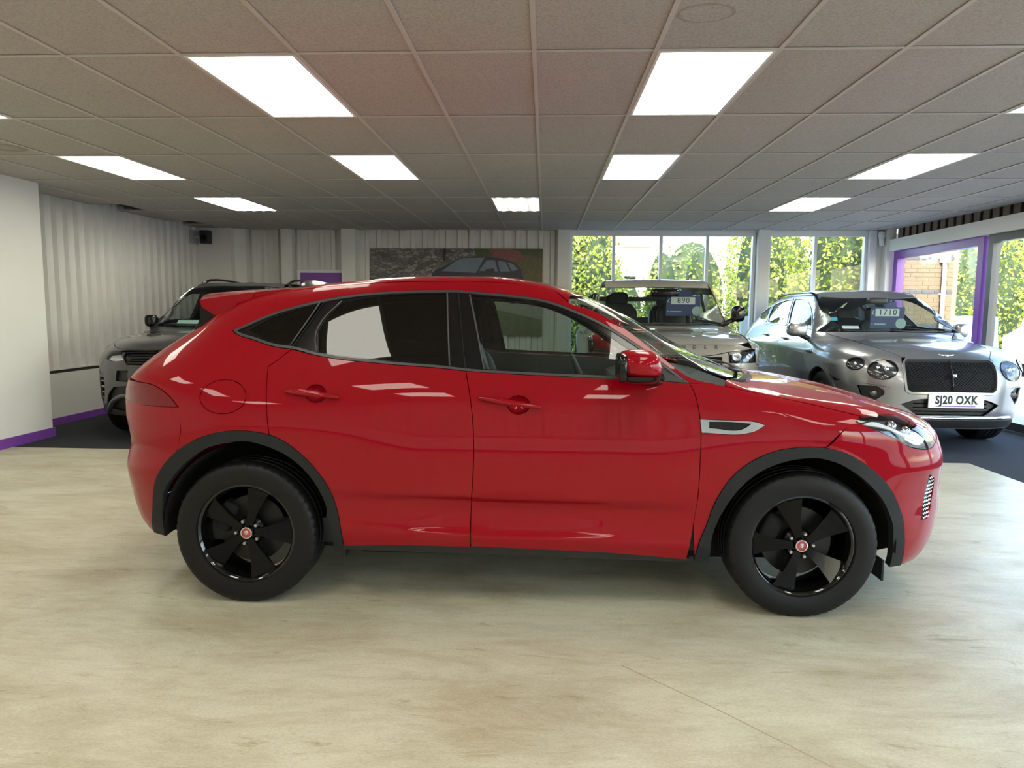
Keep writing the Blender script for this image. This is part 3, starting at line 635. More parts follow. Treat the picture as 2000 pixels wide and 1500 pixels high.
for sg in (-1, 1):
    near = sg < 0
    i0 = idx(RA_O, (-1.680, .744)); i1 = idx(RA_O, (-1.319, .848))
    body_poly = [(.778, 1.096)]+ASCR[::-1][1:]+ROOFZ[1:]+[(-1.70, 1.405), (-1.85, 1.36), (-1.98, 1.30), (-2.06, 1.22), (-2.08, 1.14), (-2.06, 1.07)]+TAILL[1:5]+[(-1.657, .85)]+RA_O[i0:i1+1]+[(-1.280, .838)]+RREAR[::-1][1:]+DLO_B[9:]+DLO_T[1:]
    bs = panel('body_side', RED, body_poly, 'red_paint', RC, holes=[FUEL], sgn=sg, step=.035, corner=30)
    panel('fuel_flap', RED, FUEL, 'red_paint', bs, sgn=sg, step=.03, bstep=.012)
    # doors
    rb, fb_ = (-1.062, 1.030), (-.117, .990)
    rd_poly = RREAR[:-1]+[(-1.280, .838)]+RA_O[idx(RA_O, (-1.231, .82)):]+[(-.631, .309), (-.339, .310)]+SPLIT[::-1][1:]+DLO_B[5:9]
    rd = panel('rear_door', RED, rd_poly, 'red_paint', RC, holes=[ell2(*rb, .048, .040)], sgn=sg, step=.026, corner=30)
    fd_poly = SPLIT+[(-.143, .310), (.339, .292), (.676, .263)]+FFRONT[::-1][1:]+DLO_B[1:4]
    fd = panel('front_door', RED, fd_poly, 'red_paint', RC, holes=[ell2(*fb_, .050, .042)], sgn=sg, step=.026, corner=30)
    for dr, c, r_, h0, h1 in ((rd, rb, (.048, .040), (-1.206, 1.039), (-.951, 1.014)), (fd, fb_, (.050, .042), (-.300, 1.020), (-.013, .979))):
        panel('handle_recess', RED, ell2(*c, r_[0]-.001, r_[1]-.001), 'red_paint', dr, sgn=sg, step=.012, flange=0, gap=0, disp=bowl(c, *r_, .030))
        pts = np.array([(h0[0]+(h1[0]-h0[0])*t, h0[1]+(h1[1]-h0[1])*t) for t in np.linspace(0, 1, 9)]); X = RED.side(pts); N = RED.normal(X)
        lift = np.array([.006, .016, .024, .027, .028, .028, .026, .020, .010]); Q = X+N*lift[:, None]; q = MB(); v = []; f = []; hw = [.006, .012, .014, .014, .013, .012, .011, .010, .006]
        for i, (p, n_) in enumerate(zip(Q, N)):
            u_ = np.array([0, 0, 1.])-n_*n_[2]; u_ /= np.linalg.norm(u_)
            for k in range(10):
                a = 2*math.pi*k/10; r = p+u_*hw[i]*math.cos(a)+n_*.009*math.sin(a); v.append((r[0], sg*r[1], r[2]))
        for i in range(8): f += [(i*10+k, i*10+(k+1) % 10, (i+1)*10+(k+1) % 10, (i+1)*10+k) for k in range(10)]
        f += [tuple(range(10)), tuple(range(80, 90))[::-1]]
        q.add(v, f).go('door_handle', 'red_paint', dr, auto=50)
    # wing with its vent
    wing_poly = BON+[(1.331, .893), (1.264, .82)]+FA_O[:8][::-1]+FFRONT[::-1][1:]
    wg = panel('front_wing', RED, wing_poly, 'red_paint', RC, holes=[VENT], sgn=sg, step=.03, corner=30)
    vf = panel('wing_vent', RED, VENT, 'satin_chrome', wg, holes=[VENT_I], sgn=sg, step=.02, off=.004, gap=.001)
    panel('vent_insert', RED, VENT_I, 'gloss_black', wg, sgn=sg, step=.03, off=-.004)
    # window surround, pillars and glass
    dlo = DLO_T+DLO_B[1:-1]; inner = offset_poly(smooth_poly(dlo, .03, 30), .013)
    panel('window_surround', RED, dlo, 'trim_grey', RC, holes=[[tuple(p) for p in inner]], sgn=sg, step=.04, gap=.001, off=.003, corner=30)
    panel('pillar_cover', RED, [tuple(p) for p in inner], 'gloss_black', RC, holes=[QGL, RGL, FGL], sgn=sg, step=.035, gap=.0005, off=-.002, corner=30)
    panel('door_glass', RED, FGL, 'glass_clear', fd, sgn=sg, step=.025, gap=0, off=-.004, flange=0)
    panel('door_glass', RED, RGL, 'glass_privacy', rd, sgn=sg, step=.025, gap=0, off=-.004, flange=0)
    panel('quarter_glass', RED, QGL, 'glass_privacy', bs, sgn=sg, step=.05, gap=0, off=-.004, flange=0)
    panel('sail_cover', RED, [(.505, 1.178), (.655, 1.100), (.53, 1.106)], 'satin_black', fd, sgn=sg, step=.03, off=.004, smooth=False)
    for a, b_ in (((-.419, 1.512), (-.366, 1.142)), ((-1.069, 1.465), (-1.207, 1.231))):
        pts = np.linspace(a, b_, 8); X = RED.side(pts)+RED.normal(RED.side(pts))*.0005; MB().tube([(p[0], sg*p[1], p[2]) for p in X], .003, 6).go('pillar_gap', 'under_black', RC)
    for P_ in ([(-.985, 1.462), (-1.075, 1.362), (-1.094, 1.313), (-1.078, 1.215)], [(-.472, 1.503), (-.442, 1.166)], [(-.363, 1.496), (-.318, 1.316), (-.281, 1.150)], [(-1.095, 1.455), (-1.212, 1.25)]):
        pts = smooth_poly(P_, .04, 60, closed=False); X = RED.side(pts); X = X+RED.normal(X)*.001; MB().tube([(p[0], sg*p[1], p[2]) for p in X], .0042, 6).go('glass_seal', 'trim_grey', RC, smooth=True)
    # wheel arches, sill, liners
    for O_, I_ in ((RA_O, RA_I), (FA_O, FA_I)):
        panel('arch_trim', RED, O_+I_[::-1], 'cladding_plastic', RC, sgn=sg, step=.03, off=.007, flange=.03, gap=0, corner=45)
    panel('sill_trim', RED, [(-.955, .305), (-.631, .307), (-.339, .308), (-.143, .308), (.339, .290), (.70, .261), (.70, .235), (-.96, .265)], 'satin_black', RC, sgn=sg, step=.05, off=-.012, corner=60)
    arc_liner('wheel_liner', RC, -1.41, .345, .435, .52, .875, sg); arc_liner('wheel_liner', RC, 1.21, .335, .44, .52, .86, sg)
    wheel(RC, 1.205, .796, .343, sg, rot=math.radians(36), steer=0); wheel(RC, -1.427, .796, .345, sg, rot=math.radians(3))
    # lamps
    panel('tail_lamp', RED, TAILL, 'lamp_red', RC, sgn=sg, step=.03, off=.002)
    hl = panel('headlamp', RED, HEAD, 'lens', RC, sgn=sg, step=.03, off=.001, flange=.02)
    panel('lamp_bowl', RED, [tuple(p) for p in offset_poly(smooth_poly(HEAD, .03), .006)], 'lamp_dark', hl, sgn=sg, step=.03, off=-.035, gap=0, flange=0)
    panel('light_guide', RED, [(1.43, .927), (1.48, .938), (1.56, .912), (1.66, .862), (1.72, .838), (1.71, .830), (1.65, .852), (1.55, .900)], 'sticker_white', hl, sgn=sg, step=.03, off=-.018, gap=0)
    panel('reflector', RED, [(1.66, .885), (1.74, .872), (1.80, .835), (1.75, .806), (1.68, .822), (1.64, .850)], 'lamp_chrome', hl, sgn=sg, step=.03, off=-.022, gap=0)
    X = RED.side(np.array([(1.60, .90), (1.68, .87)])); 
    for p in X: MB().sq((p[0]-.03, sg*(p[1]-.03), p[2]), (.028, .028, .028), 1., 16, 10).go('projector', 'lamp_chrome', hl, smooth=True)
    # door mirror
    mx_, mz_ = .412, 1.183
    cap = MB().sq((mx_, sg*1.06, mz_+.008), (.093, .105, .068), .75, 28, 18); cap.v = [(x-.16*(z-mz_), y, max(z, mz_-.038)) for x, y, z in cap.v]
    mo = cap.go('door_mirror', 'red_paint', RC, smooth=True)
    low = MB().sq((mx_-.002, sg*1.06, mz_-.012), (.092, .103, .062), .7, 28, 18); low.v = [(x, y, min(z, mz_-.036)) for x, y, z in low.v]; low.go('mirror_base', 'gloss_black', mo, smooth=True)
    MB().sq((mx_-.078, sg*1.06, mz_-.004), (.022, .10, .064), .5, 20, 14).go('mirror_rim', 'gloss_black', mo, smooth=True)
    MB().tube([(.52, sg*.88, 1.115), (.47, sg*.97, 1.125)], [.035, .03], 10).go('mirror_foot', 'gloss_black', mo, smooth=True)
# panels across the car
A = RED.side(np.array(ROOFZ)); edge = [(p[0], p[1]) for p in A]
B = [(x, d) for x, d in edge]
hdr = [(.145, .60), (.185, .45), (.215, .2), (.22, 0)]
roof_poly = [(x, d) for x, d in B]+[(-1.70, .42), (-1.72, 0), (-1.70, -.42)]+[(x, -d) for x, d in B[::-1]]+[(x, -d) for x, d in hdr[:3]]+hdr[::-1]
panel('roof', RED, roof_poly, 'red_paint', RC, chart='top', step=.05, gap=0, flange=.01, corner=30)
AS = RED.side(np.array(ASCR)); sc = [(p[0], p[1]-.004) for p in AS]
base = [(.90, .74), (1.00, .55), (1.06, .3), (1.08, 0)]
scr = hdr[::-1][:-1]+[(.145, .60)]+sc[:-1]+base
panel('windscreen', RED, scr+[(x, -d) for x, d in scr[::-1] if d > 0], 'glass_screen', RC, chart='top', step=.06, gap=.002, flange=.008, off=-.002, corner=30)
BN = RED.side(np.array(BON)); HT = RED.side(np.array(HEAD[1:7])); nose = RED.side(np.array([(2.05, .835), (2.2, .845), (2.4, .85), (UCF, .85)]))
bl = [(p[0], p[1]) for p in BN[2:]]+[(p[0], p[1]) for p in HT[1:]]+[(p[0], abs(p[1])) for p in nose]
bonnet_poly = [(.86, .80), (.93, .745), (1.01, .56), (1.07, .3), (1.09, 0)][::-1]+bl
bonnet_poly = bonnet_poly[:-1]+[(bl[-1][0], 0)]
panel('bonnet', RED, bonnet_poly+[(x, -d) for x, d in bonnet_poly[::-1] if d > .001], 'red_paint', RC, chart='top', step=.045, corner=40, z0=.55)
# scuttle and wipers
for sg in (-1, 1):
    MB().tube([(.90, sg*.66, 1.150), (.99, sg*.50, 1.128), (1.05, sg*.25, 1.122), (1.05, sg*.0, 1.13)], [.006, .011, .010, .006], 8).go('wiper', 'satin_black', RC, smooth=True)
MB().prism([(.90, .70), (1.01, .50), (1.07, .25), (1.085, 0), (1.07, -.25), (1.01, -.50), (.90, -.70), (.98, -.68), (1.06, -.5), (1.115, -.25), (1.13, 0), (1.115, .25), (1.06, .5), (.98, .68)], 'z', 1.03, 1.098).go('scuttle', 'satin_black', RC)
# front bumper and grilles
GR = [(2.12, .72), (2.2, .79), (UCF, .81)]; GRl = [(2.12, .60), (2.22, .52), (UCF, .50)]
grille = [(2.10, .66)]+GR+mirF(GR[:-1])+[(2*UCF-2.10, .66)]+mirF(GRl)+GRl[::-1][1:]
low = [(2.05, .42), (2.2, .40), (UCF, .40), (2*UCF-2.2, .40), (2*UCF-2.05, .42), (2*UCF-2.15, .30), (UCF, .28), (2.15, .30)]
bp = [(1.258, .818), (1.264, .82), (1.331, .893), (1.38, .939)]+[HEAD[i] for i in (12, 11, 10, 9, 8, 7)]+[(1.875, .806), (2.05, .835), (2.2, .845), (2.4, .85), (UCF, .85)]
bl_ = [(UCF, .20), (2.2, .20), (1.95, .20), (1.722, .205)]+FA_O[8:-1][::-1]
fbp = bp+mirF(bp[:-1])+mirF(bl_[1:])[::1]+bl_
left = bp; right = mirF(bp[:-1])
fbp = left+right+mirF(FA_O[8:-1])[::-1][::-1]*0
lowL = [(2.2, .20), (1.95, .20), (1.722, .205)]+FA_O[8:-1][::-1][:-1]
fbp = left+right+[(2*UCF-u, z) for u, z in lowL[::-1]]+[(UCF, .20)]+lowL
fbm = panel('front_bumper', RED, fbp, 'red_paint', RC, holes=[grille, low, SGR, mirF(SGR)], step=.035, corner=35)
gb = panel('grille', RED, grille, 'gloss_black', RC, step=.06, off=-.02, gap=0)
for zz in np.linspace(.54, .78, 7):
    pts = np.linspace((2.13, zz), (2*UCF-2.13, zz), 24); X = RED.side(pts); N = RED.normal(X); MB().tube([tuple(p-n_*.008) for p, n_ in zip(X, N)], .006, 6).go('grille_bar', 'satin_chrome', gb, smooth=True)
panel('lower_grille', RED, low, 'gloss_black', RC, step=.06, off=-.02, gap=0)
for sg in (-1, 1):
    sgp = panel('side_grille', RED, SGR, 'gloss_black', RC, sgn=sg, step=.03, off=-.012, gap=0)
    for j, zz in enumerate(np.linspace(.452, .645, 11)):
        u0 = np.interp(zz, [.44, .5, .6, .66], [1.778, 1.776, 1.78, 1.80]); u1 = np.interp(zz, [.438, .516, .58, .634, .66], [1.828, 1.85, 1.855, 1.848, 1.812])
        for u_ in np.arange(u0+.008, u1-.004, .019):
            X = RED.side(np.array([(u_-.008, zz+.004), (u_, zz-.005), (u_+.008, zz+.004)])); N = RED.normal(X); MB().tube([(p[0]-n_[0]*.002, sg*(p[1]-n_[1]*.002), p[2]) for p, n_ in zip(X, N)], .0022, 5).go('mesh_scale', 'chrome', sgp)
# tail
tg = [(-2.06, 1.07), (-2.08, 1.14), (-2.06, 1.22), (-1.98, 1.30), (-1.90, 1.345)]
tgl = [(-2.10, .70), (-2.03, .80), (-2.02, .965)]
tail = tg[::-1]+[(-2.04, 1.06), (-2.06, .965)]+tgl[::-1][1:]
tw = [(-2.12, 1.16), (-2.06, 1.30), (UCR, 1.335), (2*UCR+2.06, 1.30), (2*UCR+2.12, 1.16), (UCR, 1.14)]
tp = tail+[(2*UCR-u, z) for u, z in tail[::-1]]
tgo = panel('tailgate', RED, tp, 'red_paint', RC, holes=[tw], step=.05, corner=35)
panel('tailgate_glass', RED, tw, 'glass_privacy', tgo, step=.06, gap=0, off=-.003, flange=0)
rl = [(-1.657, .85), (-1.655, .957), (-1.748, .955), (-1.924, .958), (-2.06, .963)]+tgl[::-1][1:]+[(-2.10, .70)]
RLo = RA_O[:i0+1]
half = RLo+rl
rbp = half+[(2*UCR-u, z) for u, z in half[::-1]]+[(UCR, .27)]
panel('rear_bumper', RED, rbp, 'red_paint', RC, step=.04, corner=35)
# roof spoiler with dark side blades
v = []; f = []
ds = np.linspace(-1, 1, 25); K = 8
for t in ds:
    d = t*.60; q = 1-abs(t)**4*.10; x0 = -1.28; xt = -1.76-.14*(1-t*t)
    def zt(x): return float(RED.top(np.array([(x, abs(d))]))[0, 2])
    zr = zt(x0); ztip = 1.462+.05*(1-t*t)
    for x, z in ((x0, zr+.001), (x0+(xt-x0)*.35, zr+(ztip-zr)*.30+.004), (x0+(xt-x0)*.7, zr+(ztip-zr)*.65+.004), (xt+.006, ztip+.002), (xt, ztip-.008), (xt+.02, ztip-.035), (-1.66, 1.40-.02*t*t), (-1.45, 1.44)): v.append((x, d, z))
for i in range(len(ds)-1): f += [(i*K+k, i*K+(k+1) % K, (i+1)*K+(k+1) % K, (i+1)*K+k) for k in range(K)]
f += [tuple(range(K)), tuple(range(len(v)-K, len(v)))[::-1]]
sp_o = MB().add(v, f).go('spoiler', 'red_paint', RC, auto=40)
for sg in (-1, 1):
    MB().prism([(-1.755, 1.432), (-1.655, 1.372), (-1.67, 1.335), (-1.80, 1.285), (-1.755, 1.362)], 'y', sg*.585, sg*.612).go('spoiler_blade', 'gloss_black', sp_o)
    o = MB().prism([(-1.755, 1.465), (-1.60, 1.488), (-1.47, 1.50), (-1.50, 1.44), (-1.56, 1.395), (-1.66, 1.372), (-1.748, 1.428)], 'y', sg*.59, sg*.606).go('spoiler_cheek', 'red_paint', sp_o)
# aerial fin, underside, flaps
v = []; f = []
for i, (x, h, w) in enumerate([(-1.44, .036, .004), (-1.41, .048, .010), (-1.36, .040, .014), (-1.31, .024, .014), (-1.26, .006, .008)]):
    zb = 1.535 + .02*i*.4; v += [(x, -w*1.6, zb), (x, -w*.4, zb+h), (x, w*.4, zb+h), (x, w*1.6, zb)]
for i in range(4): f += [(4*i+k, 4*i+k+1, 4*i+5+k, 4*i+4+k) for k in range(3)]
f += [(0, 1, 2, 3), (16, 19, 18, 17)]
MB().add(v, f).go('aerial_fin', 'black_paint', RC, smooth=True)
MB().prism([(-2.0, .36), (-1.9, .26), (-.9, .19), (.7, .19), (1.5, .20), (1.72, .26), (1.72, .40), (-2.0, .40)], 'y', -.64, .64).box((-.9, -.76, .22), (.68, .76, .30)).go('underbody', 'under_black', RC)
for sg in (-1, 1):
    MB().box((1.62, sg*.66, .15), (1.63, sg*.80, .25)).go('air_flap', 'cladding_plastic', RC); MB().box((-.96, sg*.80, .23), (-.95, sg*.87, .30)).go('air_flap', 'cladding_plastic', RC)
# cabin
ci = MB(); ci.box((-1.75, -.80, .28), (.75, .80, .40)); ci.go('cabin_floor', 'interior_dark', RC)
for sg in (-1, 1): MB().prism([(-1.05, .38), (.68, .38), (.66, 1.094), (-.34, 1.131), (-1.0, 1.158)], 'y', sg*.79, sg*.85).go('door_card', 'interior_dark', RC)
q = MB(); q.prism([(.30, .40), (.85, .40), (.98, 1.06), (.62, 1.10), (.42, 1.03), (.36, .85)], 'y', -.78, .78); q.go('dashboard', 'interior_dark', RC, bevel=.02)
for sg in (-1, 1): seat(RC, -.12, sg*.37, .50)
q = MB().sq((-.90, 0, .57), (.26, .66, .10), .4, 24, 12); q.sq((-1.16, 0, .87), (.09, .66, .34), .4, 24, 14, R3('Y', -16)); rs = q.go('rear_bench', 'leather_dark', RC, smooth=True)
for y in (-.42, 0, .42): MB().sq((-1.27, y, 1.24), (.05, .13, .07), .6, 14, 10).go('headrest', 'leather_dark', rs, smooth=True)
MB().sq((-1.55, 0, 1.12), (.22, .66, .02), .3, 20, 6).go('parcel_shelf', 'interior_dark', RC, smooth=True)
steering(RC, .22, -.37, 1.02)
MB().sq((.30, 0, 1.40), (.02, .12, .035), .5, 16, 8).tube([(.30, 0, 1.43), (.33, 0, 1.47)], .01).go('rear_view_mirror', 'satin_black', RC, smooth=True)
def lining(x, d): return RED.top(np.array([(x, d)]))[0, 2]-.03
v = [(x, d, lining(x, d)) for x in np.linspace(-1.55, .10, 12) for d in np.linspace(-.58, .58, 9)]; f = [(i*9+k, i*9+k+1, i*9+10+k, i*9+9+k) for i in range(11) for k in range(8)]
mesh_obj('headlining', v, f, 'headliner', RC, smooth=True)
# ================================================================ the other three cars
def body(W,T,XF,XR,K,nF=2.4,nR=2.8,xsF=1.25,xsR=-1.45,narrow=(.1,.05),zhi=(1.1,1.5),crown=.06,ws=.12,wsr=(.2,.9,1.2,1.6),zb=.17,tail=.08):
    w_=spl(W);T_=spl(T);xf_=spl(XF);xr_=spl(XR);k_=spl(K)
    def f(x,d,z):
        d=np.abs(d);hi=sstep(z,*zhi)
        w=w_(z)-hi*(narrow[0]*sstep(-x,.6,2.2)+narrow[1]*sstep(x,.2,1.2))
        tf=np.clip((x-xsF)/(xf_(z)-xsF),0,3);tr=np.clip((x-xsR)/(xr_(z)-xsR),0,3)
        n=np.where(x>0,nF,nR)
        lat=(((d/w)**n+tf**n+tr**n)**(1/n)-1)*.85
        xe=x+ws*d*d*sstep(x,wsr[0],wsr[1])*(1-sstep(x,wsr[2],wsr[3]))-tail*d*d*sstep(-x,1.3,1.8)
        top=(z-(T_(xe)-crown*d*d))*.85
        return smax(smax(lat,top,k_(x)),zb-z,.05)
    return f
BENT=Surf(body(
 W=[(.15,.82),(.25,.90),(.35,.93),(.55,.955),(.75,.985),(.95,.985),(1.05,.96),(1.13,.915),(1.3,.83),(1.5,.72),(1.62,.65),(1.8,.5)],
 T=[(-2.75,1.0),(-2.6,1.15),(-2.3,1.33),(-2.0,1.5),(-1.7,1.63),(-1.3,1.69),(-.7,1.735),(-.2,1.745),(.1,1.725),(.4,1.64),(.65,1.5),(.9,1.335),(1.1,1.195),(1.25,1.155),(1.5,1.135),(1.8,1.10),(2.1,1.05),(2.3,.98),(2.42,.85),(2.5,.6)],
 XF=[(.15,2.32),(.3,2.40),(.45,2.43),(.6,2.43),(.8,2.41),(.95,2.37),(1.05,2.25),(1.2,1.9)],
 XR=[(.2,-2.5),(.4,-2.62),(.7,-2.68),(1.0,-2.65),(1.2,-2.5),(1.5,-2.2)],
 K=[(-2.5,.12),(-1.8,.1),(0,.08),(.6,.06),(1.1,.08),(1.4,.16),(2.3,.16)],nF=2.9,xsF=1.45,xsR=-1.7,narrow=(.06,.04),zb=.22),1.5,-1.6,.9)
DEF=Surf(body(
 W=[(.2,.88),(.3,.93),(.5,.97),(.9,.995),(1.05,.995),(1.15,.98),(1.25,.91),(1.4,.84),(1.75,.745),(1.9,.70),(2.0,.65)],
 T=[(-1.95,1.80),(-1.6,1.855),(-.5,1.88),(.3,1.875),(.55,1.83),(.66,1.72),(.8,1.52),(.95,1.31),(1.05,1.235),(1.2,1.215),(1.7,1.18),(2.1,1.12),(2.25,1.05),(2.35,.9)],
 XF=[(.2,2.22),(.4,2.32),(.8,2.36),(1.0,2.35),(1.15,2.28),(1.3,2.0)],
 XR=[(.2,-1.78),(.5,-1.86),(1.8,-1.84)],
 K=[(-2,.08),(.3,.08),(.6,.05),(1.0,.05),(1.2,.08),(2.3,.1)],nF=4.0,nR=7,xsF=1.6,xsR=-1.2,narrow=(.0,.0),zhi=(1.3,1.6),crown=.035,ws=.06,wsr=(.4,.8,1.1,1.4),tail=0,zb=.3),1.7,-1.3,.9)
DISC=Surf(body(
 W=[(.2,.93),(.3,.995),(.5,1.01),(.9,1.0),(1.05,.97),(1.15,.95),(1.25,.87),(1.5,.74),(1.75,.625),(1.9,.56)],
 T=[(-2.5,1.5),(-2.2,1.70),(-1.6,1.76),(-.5,1.79),(.1,1.775),(.35,1.71),(.6,1.56),(.85,1.365),(1.05,1.215),(1.2,1.165),(1.5,1.14),(1.9,1.085),(2.15,1.02),(2.3,.97),(2.4,.8)],
 XF=[(.2,2.24),(.4,2.34),(.7,2.38),(.9,2.35),(1.02,2.22),(1.15,1.95)],
 XR=[(.2,-2.4),(.5,-2.5),(1.2,-2.5),(1.8,-2.35)],
 K=[(-2.2,.08),(0,.08),(.6,.05),(1.1,.06),(1.4,.12),(2.3,.14)],nF=2.9,nR=5,xsF=1.4,xsR=-1.7,narrow=(.03,.04),zhi=(1.2,1.6),crown=.045,ws=.12,wsr=(.3,.9,1.2,1.6),tail=0,zb=.25),1.5,-1.6,.9)
POSE={'bent':(4.19,9.68,-1.590),'def':(1.49,10.165,-1.5708),'disc':(-4.03,9.41,np.radians(-87))}
def xz(S, P):
    """outline in (x,z) on the flank -> side-chart coordinates"""
    P = np.array(P, float); o = np.stack([P[:, 0], 0*P[:, 0], P[:, 1]], 1); X = S.solve(o, np.tile([0, 1., 0], (len(P), 1))); return [tuple(q) for q in S.side_inv(X)]
def tops(S, P, z0=.7):
    X = S.top(np.array(P, float), z0); return [tuple(q) for q in S.side_inv(X)]
def arc_xz(S, cx, cz, r, a0, a1, n=14, dx=None): return xz(S, [(cx+r*math.cos(math.radians(a)), cz+r*math.sin(math.radians(a))) for a in np.linspace(a0, a1, n)])
def car_shell(S, root, paint, c):
    """doors, wings, pillars, roof, bonnet, screen, tail, arches, wheels of one car; c holds its measures"""
    ucf, ucr = S.xF+S.rho*math.pi/2, S.xR-S.rho*math.pi/2; out = {}
    xa, xr, ra, za, zs = c['xa'], c['xr'], c['ra'], c['za'], c['zs']; x1, x2, x3 = c['doors']; belt = spl(sorted(c['belt'])); step = c.get('step', .07)
    bz = lambda x: float(belt(x))
    scr = c['screen']; roof = c['roof']; be = [tuple(q) for q in smooth_poly(c['bedge'], .06, 38, closed=False)]; wing_top = tops(S, be, .6)+c.get('wing_end', [])
    a_up = math.degrees(math.asin((zs-za)/ra)) if abs(zs-za) < ra else -20
    for sg in (-1, 1):
        p = lambda n, poly, m=paint, par=root, **k: panel(n, S, poly, m, par, sgn=sg, **{'step': step, 'corner': 32, **k})
        P = xz(S, [(x1, zs), (x1, bz(x1))]+[(x, bz(x)) for x in np.linspace(x1, x2, 5)[1:]]+[(x2, zs)]); fd = p('front_door', P)
        P = xz(S, [(x2, zs), (x2, bz(x2))]+[(x, bz(x)) for x in np.linspace(x2, x3, 5)[1:]]+[(x3, za+.25), (x3+.12, zs)]); rd = p('rear_door', P)
        fa = arc_xz(S, xa, za, ra, 180-a_up, a_up); rra = arc_xz(S, xr, za, ra, 180-a_up, a_up)
        # wing: door edge, top line, nose, seam, arch
        seam = c['seam']; k0 = next(i for i, q in enumerate(fa) if q[1] <= seam[-1][1] and i > 6) if any(q[1] <= seam[-1][1] for q in fa[7:]) else len(fa)-1
        W_ = xz(S, [(x1, zs), (x1, bz(x1))])+wing_top+seam+fa[:k0][::-1]
        out['wing', sg] = p('front_wing', W_, holes=c.get('wing_holes', []))
        # rear quarter
        q3 = xz(S, [(x3, bz(x3)), (x3, za+.25), (x3+.12, zs)])
        tailc = xz(S, [(c['xq'], bz(c['xq']))]); tl = [(tailc[0][0], z) for z in np.linspace(bz(c['xq']), zs+.05, 4)]
        p('rear_quarter', q3+rra[::-1]+tl[::-1]+xz(S, [(x, bz(x)) for x in np.linspace(c['xq'], x3, 6)[1:-1]]))
        # pillars and window frames
        up = tops(S, scr)[::-1]; re = tops(S, roof); bl = xz(S, [(x, bz(x)) for x in np.linspace(c['xq'], c['xbase'], 12)])
        fr = p('window_frame', up[:-1]+re+bl, paint, holes=[xz(S, w) for w in c['windows']])
        for w, par, gm in zip(c['windows'], (fd, rd, fr), c['glass']): p('side_glass', xz(S, w), gm, par, gap=0, flange=0, off=-.004)
        for w in c['windows']:
            L_ = smooth_poly(xz(S, w), .08, 32); X = S.side(L_); X = X+S.normal(X)*.002; MB().tube([(q[0], sg*q[1], q[2]) for q in list(X)+[X[0]]], .008, 5).go('window_trim', c['trim'], fr, smooth=True)
        for nm, cx, A_ in (('front', xa, fa), ('rear', xr, rra)):
            I_ = arc_xz(S, cx, za, ra-.05, 180-a_up, a_up); p('arch_trim', A_+I_[::-1], c['arch'], gap=0, off=.004, flange=.03, corner=60); arc_liner('wheel_liner', root, cx, za, ra-.02, .5, .93, sg)
        p('sill_trim', xz(S, [(x1+.1, zs), (x3+.1, zs), (x3+.1, zs-.08), (x1+.1, zs-.08)]), 'cladding_plastic', off=-.004, smooth=False)
        wheel(root, xa, c['wd'], c['wr'], sg, R=c['wr'], rim=c['wr']*.66, wd=.13, spoke=c['alloy'], rot=.3, style=7, steer=c.get('steer', 0)); wheel(root, xr, c['wd'], c['wr'], sg, R=c['wr'], rim=c['wr']*.66, wd=.13, spoke=c['alloy'], style=7)
        for dr, hx in ((fd, x2+.22), (rd, x3+.22)):
            X = S.side(np.array(xz(S, [(hx, bz(hx)-.13)])))[0]; MB().sq((X[0], sg*(X[1]+.018), X[2]), (.11, .016, .016), .6, 14, 8).go('door_handle', paint, dr, smooth=True)
        # door mirror
        mx_, my_, mz_, r_ = c['mirror'] if sg < 0 else c.get('mirror_l', c['mirror']); mo = MB().sq((mx_, sg*my_, mz_), r_, .6, 20, 14).go('door_mirror', c['mirror_mat'], root, smooth=True)
        MB().sq((mx_-r_[0]*.75, sg*my_, mz_), (r_[0]*.3, r_[1]*.93, r_[2]*.9), .5, 16, 10).go('mirror_glass', 'lamp_chrome', mo, smooth=True)
        MB().tube([(mx_-.02, sg*(my_-.05), mz_-r_[2]*.7), (mx_-.06, sg*(my_-.22), mz_-r_[2]-.06)], [.035, .03], 8).go('mirror_foot', 'satin_black', mo, smooth=True)
    sym = lambda P: P+[(x, -d) for x, d in P[::-1] if d > .001]
    hd = c['header']
    panel('roof', S, sym([(hd[0][0], 0)]+hd[1:]+[scr[0]]+roof+[(roof[-1][0], 0)]), paint, root, chart='top', step=step, gap=0, corner=30)
    panel('windscreen', S, sym(hd+scr+c['base']), c['screen_glass'], root, chart='top', step=.09, gap=.002, off=-.003, corner=30)
    out['bonnet'] = panel('bonnet', S, sym(c['bonnet']+be+c['bonnet_front']), paint, root, chart='top', step=step, corner=40, z0=.6)
    # tail
    tb = xz(S, [(c['xq'], bz(c['xq']))])[0]; zt = c['ztail']
    half = [(ucr, zs+.05), (tb[0], zs+.05), (tb[0], tb[1])]+[(tb[0]-.04, zt)]
    tp = half+[(2*ucr-u, z) for u, z in half[::-1][:-1]]
    wnd = [(tb[0]-.15, tb[1]+.06), (tb[0]-.2, zt-.08), (2*ucr-tb[0]+.2, zt-.08), (2*ucr-tb[0]+.15, tb[1]+.06)]
    tg = panel('tailgate', S, tp, paint, root, holes=[wnd], step=.1, corner=30, smooth=False); panel('tailgate_glass', S, wnd, c['glass'][2], tg, step=.1, gap=0, flange=0, off=-.004)
    return out
